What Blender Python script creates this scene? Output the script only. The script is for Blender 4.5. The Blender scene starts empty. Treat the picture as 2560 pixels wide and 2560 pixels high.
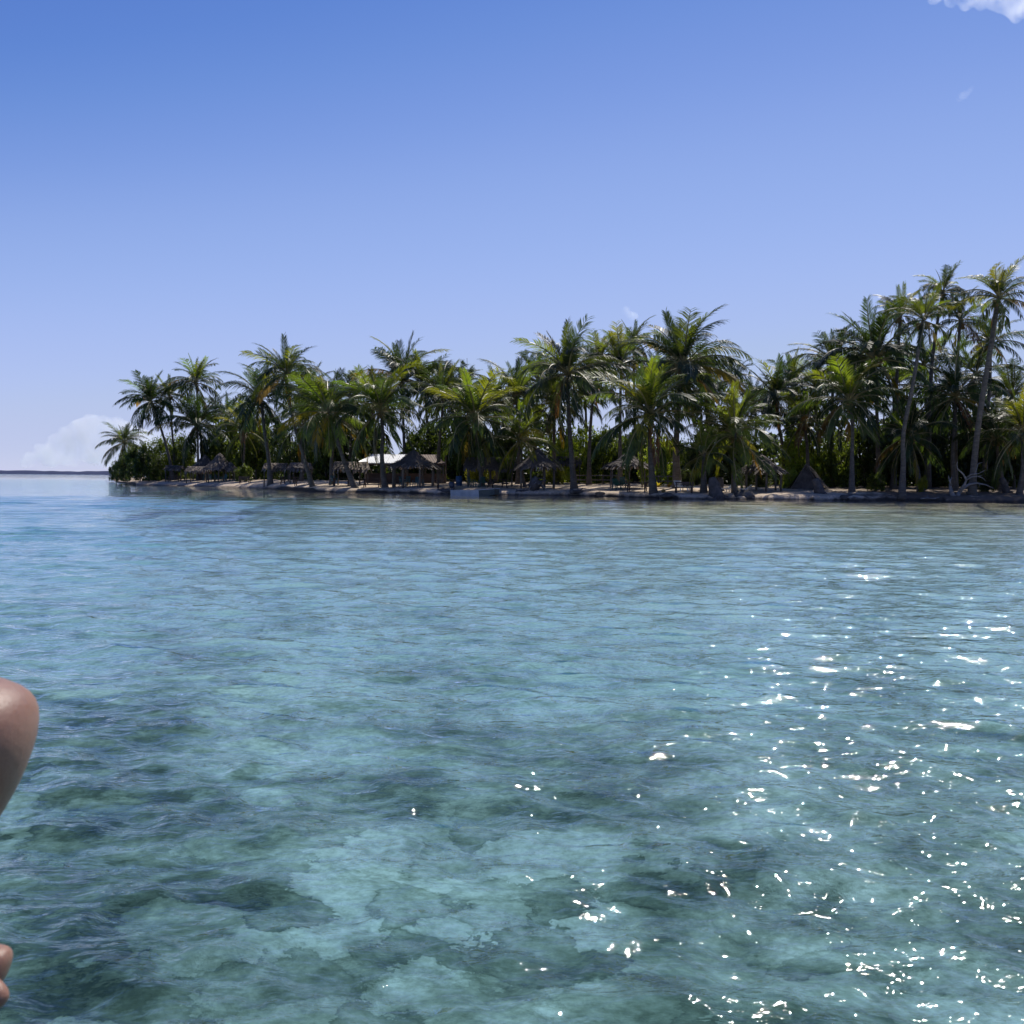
import bpy, math, random
import numpy as np
from mathutils import Matrix, Vector, Euler

R = math.radians
sc = bpy.context.scene
C = sc.collection

# ------------------------------------------------------------------ camera
F = 2512.0                       # focal length in photo pixels (2560 wide)
EYE = Vector((0.0, 0.0, 1.7))    # seated on a boat, 1.7 m above the lagoon
CAM_M = (Matrix.Rotation(R(90 - 2.086), 3, 'X') @ Matrix.Rotation(R(0.47), 3, 'Z'))
cam = bpy.data.cameras.new('camera')
cam.sensor_width = 36.0
cam.lens = 36.0 * F / 2560.0
cam.clip_start = 0.05
cam.clip_end = 30000.0
cam.dof.use_dof = True
cam.dof.focus_distance = 60.0
cam.dof.aperture_fstop = 11.0
cam_ob = bpy.data.objects.new('camera', cam)
C.objects.link(cam_ob)
cam_ob.matrix_world = Matrix.Translation(EYE) @ CAM_M.to_4x4()
sc.camera = cam_ob

# ------------------------------------------------------------------ sky and sun
SUN_AZ, SUN_EL = 25.0, 48.5      # degrees right of the view, degrees up
world = bpy.data.worlds.new('World')
sc.world = world
world.use_nodes = True
wn, wl = world.node_tree.nodes, world.node_tree.links
wn.clear()
w_out = wn.new('ShaderNodeOutputWorld')
w_bg = wn.new('ShaderNodeBackground')
w_sky = wn.new('ShaderNodeTexSky')
w_sky.sky_type = 'NISHITA'
w_sky.sun_disc = False
w_sky.sun_elevation = R(SUN_EL)
w_sky.sun_rotation = R(SUN_AZ)
w_sky.altitude = 5000.0
w_sky.air_density = 1.0
w_sky.dust_density = 0.5
w_sky.ozone_density = 6.0
w_bg.inputs['Strength'].default_value = 0.15
# the phone's tone curve, applied to the whole sky alike
w_a = wn.new('ShaderNodeVectorMath'); w_a.operation = 'SCALE'; w_a.inputs['Scale'].default_value = 0.15
w_c = wn.new('ShaderNodeRGBCurve')
w_b = wn.new('ShaderNodeVectorMath'); w_b.operation = 'SCALE'; w_b.inputs['Scale'].default_value = 1 / 0.15
cm = w_c.mapping
cm.use_clip = False
cm.extend = 'EXTRAPOLATED'
SKY_CURVE = (((0, 0), (0.12, 0.105), (0.145, 0.175), (0.195, 0.30), (0.31, 0.42), (0.74, 0.545), (2.0, 0.95)),
             ((0, 0), (0.238, 0.22), (0.29, 0.305), (0.39, 0.435), (0.60, 0.535), (1.05, 0.60), (2.0, 0.92)),
             ((0, 0), (0.552, 0.63), (0.84, 0.83), (1.13, 0.87), (1.27, 0.83), (2.5, 1.05)))
for k, pts in enumerate(SKY_CURVE):
    cv = cm.curves[k]
    cv.points[0].location = pts[0]; cv.points[1].location = pts[-1]
    for q in pts[1:-1]: cv.points.new(*q)
cm.update()
wl.new(w_sky.outputs[0], w_a.inputs[0]); wl.new(w_a.outputs[0], w_c.inputs['Color'])
wl.new(w_c.outputs[0], w_b.inputs[0]); wl.new(w_b.outputs[0], w_bg.inputs['Color'])
wl.new(w_bg.outputs[0], w_out.inputs['Surface'])

sun = bpy.data.lights.new('sun', 'SUN')
sun.energy = 4.8
sun.angle = R(0.53)
sun.color = (1.0, 0.94, 0.85)
sun_ob = bpy.data.objects.new('sun', sun)
C.objects.link(sun_ob)
sun_ob.location = (40, 60, 90)
_sd = Vector((math.sin(R(SUN_AZ)) * math.cos(R(SUN_EL)), math.cos(R(SUN_AZ)) * math.cos(R(SUN_EL)), math.sin(R(SUN_EL))))
sun_ob.rotation_euler = _sd.to_track_quat('Z', 'Y').to_euler()

vs = sc.view_settings
vs.view_transform = 'Standard'
vs.look = 'None'
vs.exposure = 0.0
vs.gamma = 1.0
vs.use_curve_mapping = False
sc.cycles.max_bounces = 6
sc.cycles.diffuse_bounces = 2
sc.cycles.glossy_bounces = 3
sc.cycles.transmission_bounces = 4
sc.cycles.transparent_max_bounces = 8
sc.cycles.volume_bounces = 2
sc.cycles.caustics_reflective = False
sc.cycles.sample_clamp_indirect = 4.0
sc.cycles.use_denoising = True
sc.cycles.adaptive_threshold = 0.02

# ------------------------------------------------------------------ helpers
def ray(px, py):
    return (CAM_M @ Vector(((px - 1280) / F, -(py - 1280) / F, -1.0)))

def at(px, py, Y):
    """the world point seen at a photo pixel, Y metres ahead"""
    d = ray(px, py)
    return EYE + d * (Y / d.y)

def col_x(px, Y):
    """world x of the column of the photo at eye level"""
    return (px - 1280) / F * Y

SH_PX = [-2600, 250, 283, 290, 305, 340, 420, 500, 640, 785, 900, 1120, 1420, 1560, 1700, 1900, 2100, 2560, 3000, 4600]
SH_Y = [260, 230, 205, 178, 158, 137, 132, 128, 115, 94, 91, 86, 84, 79, 74.5, 76, 75, 75, 76, 90]
def shore(px):
    return float(np.interp(px, SH_PX, SH_Y))

def land_z(s, px):
    """height of the islet s metres behind its waterline"""
    s = np.asarray(s, float); px = np.asarray(px, float)
    soft = np.clip((px - 600) / 120, 0, 1)                 # sandy slope on the left, cut bank on the right
    rise = 2.6 * (1 - soft) + 0.30 * soft
    top = 0.30 + 0.1 * soft
    z = top * (1 - np.exp(-np.maximum(s, 0) / rise)) + 0.62 * (1 - np.exp(-np.maximum(s, 0) / 10.0))
    return np.where(s > 0, z, s * 0.10)

def ground(px, s):
    """point on the islet at photo column px, s metres inland"""
    Y = shore(px) + s
    X = col_x(px, Y)
    s2 = min(s, (px - 281) / F * Y * 1.0) if px < 700 else s
    return Vector((X, Y, float(land_z(s2, px))))

def link(o, parent=None):
    C.objects.link(o)
    if parent is not None:
        o.parent = parent
    return o

def tag(o, label=None, cat=None, group=None, kind=None):
    if label: o['label'] = label
    if cat: o['category'] = cat
    if group: o['group'] = group
    if kind: o['kind'] = kind
    return o

def empty(name, loc, rz=0.0, label=None, cat=None, group=None):
    o = bpy.data.objects.new(name, None)
    o.empty_display_size = 0.3
    link(o)
    o.location = loc
    o.rotation_euler = (0, 0, rz)
    return tag(o, label, cat, group)

class MB:
    """collects faces for one mesh"""
    def __init__(self):
        self.v, self.f, self.m = [], [], []
    def quad(self, a, b, c, d, mi=0):
        n = len(self.v); self.v += [tuple(a), tuple(b), tuple(c), tuple(d)]
        self.f.append((n, n + 1, n + 2, n + 3)); self.m.append(mi)
    def tri(self, a, b, c, mi=0):
        n = len(self.v); self.v += [tuple(a), tuple(b), tuple(c)]
        self.f.append((n, n + 1, n + 2)); self.m.append(mi)
    def box(self, c, s, rot=None, mi=0, taper=1.0):
        c = Vector(c); hx, hy, hz = s[0] / 2, s[1] / 2, s[2] / 2
        n = len(self.v)
        for z in (-1, 1):
            k = taper if z > 0 else 1.0
            for x, y in ((-1, -1), (1, -1), (1, 1), (-1, 1)):
                p = Vector((x * hx * k, y * hy * k, z * hz))
                if rot is not None: p = rot @ p
                self.v.append(tuple(c + p))
        for q in ((0, 3, 2, 1), (4, 5, 6, 7), (0, 1, 5, 4), (1, 2, 6, 5), (2, 3, 7, 6), (3, 0, 4, 7)):
            self.f.append(tuple(n + i for i in q)); self.m.append(mi)
    def bar(self, a, b, w, h, mi=0):
        a, b = Vector(a), Vector(b)
        d = b - a
        q = d.to_track_quat('Z', 'Y').to_matrix()
        self.box((a + b) / 2, (w, h, d.length), q, mi)
    def tube(self, pts, radii, n=8, mi=0, cap=True):
        pts = [Vector(p) for p in pts]
        base = len(self.v)
        ref = Vector((0.31, 0.95, 0.05)).normalized()
        for i, p in enumerate(pts):
            t = (pts[min(i + 1, len(pts) - 1)] - pts[max(i - 1, 0)])
            t = t.normalized() if t.length > 1e-9 else Vector((0, 0, 1))
            u = ref.cross(t)
            if u.length < 0.05: u = Vector((1, 0, 0)).cross(t)
            u.normalize(); w = t.cross(u)
            for k in range(n):
                a = 2 * math.pi * k / n
                self.v.append(tuple(p + (u * math.cos(a) + w * math.sin(a)) * radii[i]))
        for i in range(len(pts) - 1):
            for k in range(n):
                a = base + i * n + k; b = base + i * n + (k + 1) % n
                self.f.append((a, b, b + n, a + n)); self.m.append(mi)
        if cap:
            self.f.append(tuple(base + k for k in range(n))[::-1]); self.m.append(mi)
            e = base + (len(pts) - 1) * n
            self.f.append(tuple(e + k for k in range(n))); self.m.append(mi)
    def mesh(self, name, mats, smooth=False):
        me = bpy.data.meshes.new(name)
        me.from_pydata(self.v, [], self.f)
        for m in (mats if isinstance(mats, (list, tuple)) else [mats]):
            me.materials.append(m)
        if any(self.m):
            me.polygons.foreach_set('material_index', self.m)
        if smooth:
            me.polygons.foreach_set('use_smooth', [True] * len(me.polygons))
        me.update()
        return me
    def build(self, name, mats, parent=None, smooth=False, loc=None):
        o = bpy.data.objects.new(name, self.mesh(name, mats, smooth))
        link(o, parent)
        if loc is not None: o.location = loc
        return o

def grid_mesh(name, P, mat, smooth=True):
    """P: (rows, cols, 3) array -> one sheet"""
    r, c, _ = P.shape
    me = bpy.data.meshes.new(name)
    nv, nf = r * c, (r - 1) * (c - 1)
    me.vertices.add(nv)
    me.vertices.foreach_set('co', P.astype(np.float32).ravel())
    idx = np.arange(nv).reshape(r, c)
    q = np.stack([idx[:-1, :-1], idx[:-1, 1:], idx[1:, 1:], idx[1:, :-1]], -1).reshape(-1, 4)
    me.loops.add(nf * 4)
    me.loops.foreach_set('vertex_index', q.astype(np.int32).ravel())
    me.polygons.add(nf)
    me.polygons.foreach_set('loop_start', np.arange(0, nf * 4, 4, dtype=np.int32))
    if smooth:
        me.polygons.foreach_set('use_smooth', np.ones(nf, dtype=bool))
    me.materials.append(mat)
    me.update(calc_edges=True)
    me.validate()
    o = bpy.data.objects.new(name, me)
    link(o)
    return o

# ------------------------------------------------------------------ materials
def new_mat(name):
    m = bpy.data.materials.new(name)
    m.use_nodes = True
    nt = m.node_tree
    nt.nodes.clear()
    out = nt.nodes.new('ShaderNodeOutputMaterial')
    return m, nt.nodes, nt.links, out

def principled(n, col=(0.5, 0.5, 0.5), rough=0.6, spec=0.4):
    b = n.new('ShaderNodeBsdfPrincipled')
    b.inputs['Base Color'].default_value = (*col, 1)
    b.inputs['Roughness'].default_value = rough
    b.inputs['Specular IOR Level'].default_value = spec
    return b

def ramp(n, stops):
    r = n.new('ShaderNodeValToRGB')
    e = r.color_ramp.elements
    while len(e) < len(stops): e.new(0.5)
    for k, (p, c) in enumerate(stops):
        e[k].position = p; e[k].color = (*c, 1) if len(c) == 3 else c
    return r

def noise(n, l, scale, detail=4, rough=0.55, coord=None, dist=0.0, kind='Object'):
    t = n.new('ShaderNodeTexNoise')
    t.inputs['Scale'].default_value = scale
    t.inputs['Detail'].default_value = detail
    t.inputs['Roughness'].default_value = rough
    t.inputs['Distortion'].default_value = dist
    if coord is None:
        tc = n.new('ShaderNodeTexCoord'); coord = tc.outputs[kind]
    l.new(coord, t.inputs['Vector'])
    return t

def mat_rough(name, c1, c2, scale=3.0, rough=0.8, bump=0.3, spec=0.25, bscale=None, stretch=None):
    """two mottled colours and a fine relief"""
    m, n, l, out = new_mat(name)
    b = principled(n, c1, rough, spec)
    tc = n.new('ShaderNodeTexCoord'); co = tc.outputs['Object']
    if stretch:
        mp = n.new('ShaderNodeMapping'); mp.inputs['Scale'].default_value = stretch
        l.new(co, mp.inputs['Vector']); co = mp.outputs[0]
    t = noise(n, l, scale, 5, 0.6, co)
    r = ramp(n, [(0.32, c1), (0.68, c2)])
    l.new(t.outputs['Fac'], r.inputs[0]); l.new(r.outputs[0], b.inputs['Base Color'])
    t2 = noise(n, l, bscale or scale * 4, 4, 0.6, co)
    bp = n.new('ShaderNodeBump'); bp.inputs['Strength'].default_value = bump; bp.inputs['Distance'].default_value = 0.05
    l.new(t2.outputs['Fac'], bp.inputs['Height']); l.new(bp.outputs[0], b.inputs['Normal'])
    l.new(b.outputs[0], out.inputs['Surface'])
    return m
# ------------------------------------------------------------------ islet, seabed, lagoon, far reef
def make_sand():
    m, n, l, out = new_mat('beach_sand')
    b = principled(n, (0.5, 0.42, 0.32), 0.9, 0.15)
    geo = n.new('ShaderNodeNewGeometry')
    t = noise(n, l, 0.35, 6, 0.62, geo.outputs['Position'])
    r = ramp(n, [(0.28, (0.30, 0.225, 0.155)), (0.42, (0.56, 0.45, 0.33)), (0.66, (0.70, 0.575, 0.435))])
    l.new(t.outputs['Fac'], r.inputs[0])
    t2 = noise(n, l, 7.0, 4, 0.7, geo.outputs['Position'])
    r2 = ramp(n, [(0.36, (0.35, 0.3, 0.26)), (0.52, (1, 1, 1))])
    l.new(t2.outputs['Fac'], r2.inputs[0])
    mx = n.new('ShaderNodeMix'); mx.data_type = 'RGBA'; mx.blend_type = 'MULTIPLY'; mx.inputs[0].default_value = 0.8
    l.new(r.outputs[0], mx.inputs[6]); l.new(r2.outputs[0], mx.inputs[7])
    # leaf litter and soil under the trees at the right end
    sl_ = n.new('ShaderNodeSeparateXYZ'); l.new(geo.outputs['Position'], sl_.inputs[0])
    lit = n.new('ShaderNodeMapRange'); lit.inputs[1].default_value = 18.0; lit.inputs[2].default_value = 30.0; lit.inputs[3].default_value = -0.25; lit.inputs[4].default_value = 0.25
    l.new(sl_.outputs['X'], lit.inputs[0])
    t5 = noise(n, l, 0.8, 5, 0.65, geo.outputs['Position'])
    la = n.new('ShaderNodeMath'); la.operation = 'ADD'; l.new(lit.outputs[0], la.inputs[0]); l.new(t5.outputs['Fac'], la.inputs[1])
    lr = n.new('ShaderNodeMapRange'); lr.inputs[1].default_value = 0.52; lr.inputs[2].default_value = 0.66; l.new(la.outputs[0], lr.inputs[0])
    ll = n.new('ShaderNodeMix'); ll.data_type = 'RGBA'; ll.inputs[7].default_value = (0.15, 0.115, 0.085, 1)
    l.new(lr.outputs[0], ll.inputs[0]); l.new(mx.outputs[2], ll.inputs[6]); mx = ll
    # wet, darker sand just above the water
    sx = n.new('ShaderNodeSeparateXYZ'); l.new(geo.outputs['Position'], sx.inputs[0])
    mr = n.new('ShaderNodeMapRange'); mr.inputs[1].default_value = 0.02; mr.inputs[2].default_value = 0.2
    mr.inputs[3].default_value = 0.42; mr.inputs[4].default_value = 1.0
    l.new(sx.outputs['Z'], mr.inputs[0])
    mw = n.new('ShaderNodeMix'); mw.data_type = 'RGBA'; mw.blend_type = 'MULTIPLY'; mw.inputs[0].default_value = 1.0
    l.new(mx.outputs[2], mw.inputs[6]); l.new(mr.outputs[0], mw.inputs[7])
    # the cut bank's shade is painted in: steep faces turn near black
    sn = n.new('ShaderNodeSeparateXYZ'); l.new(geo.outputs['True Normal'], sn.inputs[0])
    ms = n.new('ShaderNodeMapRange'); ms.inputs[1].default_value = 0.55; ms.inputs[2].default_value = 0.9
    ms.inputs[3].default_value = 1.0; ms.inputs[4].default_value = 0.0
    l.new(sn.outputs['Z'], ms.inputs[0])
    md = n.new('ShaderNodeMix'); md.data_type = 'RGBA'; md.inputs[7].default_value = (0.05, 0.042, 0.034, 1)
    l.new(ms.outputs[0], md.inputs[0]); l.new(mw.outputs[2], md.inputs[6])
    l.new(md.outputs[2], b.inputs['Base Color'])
    bp = n.new('ShaderNodeBump'); bp.inputs['Strength'].default_value = 0.6; bp.inputs['Distance'].default_value = 0.08
    l.new(t2.outputs['Fac'], bp.inputs['Height']); l.new(bp.outputs[0], b.inputs['Normal'])
    l.new(b.outputs[0], out.inputs['Surface'])
    return m

def vnoise(x, seed):
    """smooth 1-D noise"""
    rs = np.random.RandomState(seed)
    tab = rs.uniform(-1, 1, 4096)
    i = np.floor(x).astype(int); f = x - i; f = f * f * (3 - 2 * f)
    return tab[i % 4096] * (1 - f) + tab[(i + 1) % 4096] * f

def vnoise2(x, y, seed):
    rs = np.random.RandomState(seed)
    tab = rs.uniform(-1, 1, (256, 256))
    ix, iy = np.floor(x).astype(int), np.floor(y).astype(int)
    fx, fy = x - ix, y - iy
    fx = fx * fx * (3 - 2 * fx); fy = fy * fy * (3 - 2 * fy)
    a = tab[ix % 256, iy % 256]; b = tab[(ix + 1) % 256, iy % 256]
    c = tab[ix % 256, (iy + 1) % 256]; d = tab[(ix + 1) % 256, (iy + 1) % 256]
    return (a * (1 - fx) + b * fx) * (1 - fy) + (c * (1 - fx) + d * fx) * fy

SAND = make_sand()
def build_islet():
    px = np.concatenate([np.arange(262, 700, 3.0), np.arange(700, 2800, 4.0), np.arange(2800, 4400, 16.0)])
    s = np.array([-40, -20, -10, -5, -3, -1.8, -1.0, -0.6, -0.35, -0.2, -0.1, -0.03, 0.03, 0.08, 0.14, 0.2, 0.28, 0.38, 0.5, 0.65, 0.85, 1.1, 1.4,
                  1.8, 2.3, 2.9, 3.6, 4.4, 5.4, 6.6, 8, 10, 12, 15, 18, 22, 27, 33, 40, 50, 62, 78, 100])
    PX, S = np.meshgrid(px, s)
    jag = vnoise(PX / 31, 3) * 0.6 + vnoise(PX / 11, 4) * 0.14 + vnoise(PX / 83, 5) * 1.0
    Y = np.interp(PX, SH_PX, SH_Y) + S + jag * np.exp(-np.abs(S) / 4)
    X = (PX - 1280) / F * Y
    se = np.minimum(S, (PX - 283) / F * Y)
    Z = land_z(se, PX)
    Z = Z + np.where(se > 0.3, (vnoise2(X / 2.3, Y / 2.3, 8) * 0.05 + vnoise2(X / 0.7, Y / 0.7, 9) * 0.025), 0) * np.clip(se, 0, 1)
    Z = np.where(se <= 0, np.maximum(se * 0.12, -1.2) , Z)
    Z = np.where(S < -18, -2.6, Z)
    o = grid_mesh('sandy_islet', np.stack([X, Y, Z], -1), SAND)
    tag(o, kind='structure')
build_islet()

def seabed_mat():
    m, n, l, out = new_mat('lagoon_floor')
    b = principled(n, (0.5, 0.48, 0.38), 0.95, 0.05)
    geo = n.new('ShaderNodeNewGeometry'); pos = geo.outputs['Position']
    # warped patches of coral rock and weed on pale sand
    t1 = noise(n, l, 0.42, 5, 0.62, pos, 0.35)
    t2 = noise(n, l, 1.7, 6, 0.68, pos, 0.25)
    t3 = noise(n, l, 11.0, 3, 0.6, pos, 0.2)
    # rounded coral stones with dark gaps between them
    wv = n.new('ShaderNodeVectorMath'); wv.operation = 'MULTIPLY_ADD'; wv.inputs[1].default_value = (0.9, 0.9, 0.9)
    l.new(t2.outputs['Color'], wv.inputs[0]); l.new(pos, wv.inputs[2])
    v1 = n.new('ShaderNodeTexVoronoi'); v1.feature = 'F1'; v1.inputs['Scale'].default_value = 1.5; l.new(wv.outputs[0], v1.inputs['Vector'])
    v2 = n.new('ShaderNodeTexVoronoi'); v2.feature = 'DISTANCE_TO_EDGE'; v2.inputs['Scale'].default_value = 1.5; l.new(wv.outputs[0], v2.inputs['Vector'])
    vr = n.new('ShaderNodeSeparateXYZ'); l.new(v1.outputs['Color'], vr.inputs[0])
    ve = n.new('ShaderNodeMapRange'); ve.inputs[1].default_value = 0.0; ve.inputs[2].default_value = 0.12; ve.inputs[3].default_value = -0.055; ve.inputs[4].default_value = 0.0
    l.new(v2.outputs['Distance'], ve.inputs[0])
    vs_ = n.new('ShaderNodeMath'); vs_.operation = 'MULTIPLY_ADD'; vs_.inputs[1].default_value = 0.21; l.new(vr.outputs['X'], vs_.inputs[0]); l.new(ve.outputs[0], vs_.inputs[2])
    a0 = n.new('ShaderNodeMath'); a0.operation = 'MULTIPLY_ADD'; a0.inputs[1].default_value = 0.40
    l.new(t2.outputs['Fac'], a0.inputs[0])
    a2 = n.new('ShaderNodeMath'); a2.operation = 'MULTIPLY'; a2.inputs[1].default_value = 0.6
    l.new(t1.outputs['Fac'], a2.inputs[0]); l.new(a2.outputs[0], a0.inputs[2])
    # the stones lie in patches, mostly near the boat
    pm = noise(n, l, 0.23, 3, 0.6, pos)
    sy = n.new('ShaderNodeSeparateXYZ'); l.new(pos, sy.inputs[0])
    py = n.new('ShaderNodeMapRange'); py.inputs[1].default_value = 6.0; py.inputs[2].default_value = 16.0; py.inputs[3].default_value = 0.62; py.inputs[4].default_value = -0.25
    l.new(sy.outputs['Y'], py.inputs[0])
    px_ = n.new('ShaderNodeMapRange'); px_.inputs[1].default_value = -4.0; px_.inputs[2].default_value = 4.0; px_.inputs[3].default_value = 0.25; px_.inputs[4].default_value = -0.25
    l.new(sy.outputs['X'], px_.inputs[0])
    pa = n.new('ShaderNodeMath'); pa.operation = 'ADD'; l.new(py.outputs[0], pa.inputs[0]); l.new(px_.outputs[0], pa.inputs[1])
    pb = n.new('ShaderNodeMath'); pb.operation = 'MULTIPLY_ADD'; pb.inputs[1].default_value = 2.4; l.new(pm.outputs['Fac'], pb.inputs[0]); l.new(pa.outputs[0], pb.inputs[2])
    pc = n.new('ShaderNodeMath'); pc.operation = 'SUBTRACT'; pc.inputs[1].default_value = 1.05; pc.use_clamp = True; l.new(pb.outputs[0], pc.inputs[0])
    pd = n.new('ShaderNodeMath'); pd.operation = 'MULTIPLY'; l.new(pc.outputs[0], pd.inputs[0]); l.new(vs_.outputs[0], pd.inputs[1])
    pe = n.new('ShaderNodeMath'); pe.operation = 'MULTIPLY_ADD'; pe.inputs[1].default_value = -0.05; pe.inputs[2].default_value = 0.07; l.new(pc.outputs[0], pe.inputs[0])
    pf = n.new('ShaderNodeMath'); pf.operation = 'ADD'; l.new(pd.outputs[0], pf.inputs[0]); l.new(pe.outputs[0], pf.inputs[1])
    a = n.new('ShaderNodeMath'); a.operation = 'ADD'; l.new(a0.outputs[0], a.inputs[0]); l.new(pf.outputs[0], a.inputs[1])
    # more coral towards the near left, clean sand towards the beach
    sx = n.new('ShaderNodeSeparateXYZ'); l.new(pos, sx.inputs[0])
    my = n.new('ShaderNodeMapRange'); my.inputs[1].default_value = 6.0; my.inputs[2].default_value = 22.0
    my.inputs[3].default_value = -0.032; my.inputs[4].default_value = 0.125
    l.new(sx.outputs['Y'], my.inputs[0])
    a3 = n.new('ShaderNodeMath'); a3.operation = 'ADD'
    mx0 = n.new('ShaderNodeMapRange'); mx0.inputs[1].default_value = -5.0; mx0.inputs[2].default_value = 2.0
    mx0.inputs[3].default_value = -0.012; mx0.inputs[4].default_value = 0.01
    l.new(sx.outputs['X'], mx0.inputs[0])
    a4 = n.new('ShaderNodeMath'); a4.operation = 'ADD'; l.new(my.outputs[0], a4.inputs[0]); l.new(mx0.outputs[0], a4.inputs[1])
    l.new(a.outputs[0], a3.inputs[0]); l.new(a4.outputs[0], a3.inputs[1])
    r = ramp(n, [(0.43, (0.03, 0.042, 0.03)), (0.52, (0.13, 0.15, 0.10)), (0.60, (0.34, 0.355, 0.26)), (0.71, (0.72, 0.70, 0.58))])
    l.new(a3.outputs[0], r.inputs[0])
    r3 = ramp(n, [(0.3, (0.6, 0.62, 0.55)), (0.65, (1, 1, 1))]); l.new(t3.outputs['Fac'], r3.inputs[0])
    mx = n.new('ShaderNodeMix'); mx.data_type = 'RGBA'; mx.blend_type = 'MULTIPLY'; mx.inputs[0].default_value = 1.0
    l.new(r.outputs[0], mx.inputs[6]); l.new(r3.outputs[0], mx.inputs[7])
    # the shelf by the beach is the beach's own tan sand
    md = n.new('ShaderNodeMapRange'); md.inputs[1].default_value = -1.35; md.inputs[2].default_value = -0.45
    l.new(sx.outputs['Z'], md.inputs[0])
    ms = n.new('ShaderNodeMix'); ms.data_type = 'RGBA'; ms.inputs[7].default_value = (0.70, 0.60, 0.40, 1)
    l.new(md.outputs[0], ms.inputs[0]); l.new(mx.outputs[2], ms.inputs[6])
    l.new(ms.outputs[2], b.inputs['Base Color'])
    bp = n.new('ShaderNodeBump'); bp.inputs['Strength'].default_value = 0.6; bp.inputs['Distance'].default_value = 0.2
    l.new(a.outputs[0], bp.inputs['Height']); l.new(bp.outputs[0], b.inputs['Normal'])
    l.new(b.outputs[0], out.inputs['Surface'])
    return m

def seabed_z(x, y):
    px = 1280 + F * x / np.maximum(y, 4.0)
    s = y - np.interp(px, SH_PX, SH_Y)
    s = np.where(px < 283, np.minimum(s, -3.0), s)
    z = np.maximum(-1.75, np.minimum(s, 0) * 0.034 - 0.05)
    z = np.where(x < -6, z - np.clip((-x - 6) * 0.05, 0, 1.5) * np.clip(-s / 40, 0, 1), z)
    z = z + (vnoise2(x / 2.6, y / 2.6, 21) * 0.16 + vnoise2(x / 0.9, y / 0.9, 22) * 0.08) * np.clip(-s / 40, 0, 1)
    return z

def build_seabed():
    xs = np.concatenate([-np.geomspace(9000, 31, 30), np.arange(-30, 30.01, 0.3), np.geomspace(31, 9000, 30)])
    ys = np.concatenate([np.linspace(-60, -3, 12), np.arange(-2.6, 30, 0.3), np.arange(30.5, 120, 1.5), np.geomspace(121, 12000, 40)])
    X, Y = np.meshgrid(xs, ys)
    o = grid_mesh('seabed', np.stack([X, Y, seabed_z(X, Y)], -1), seabed_mat())
    tag(o, kind='structure')
build_seabed()

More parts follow.
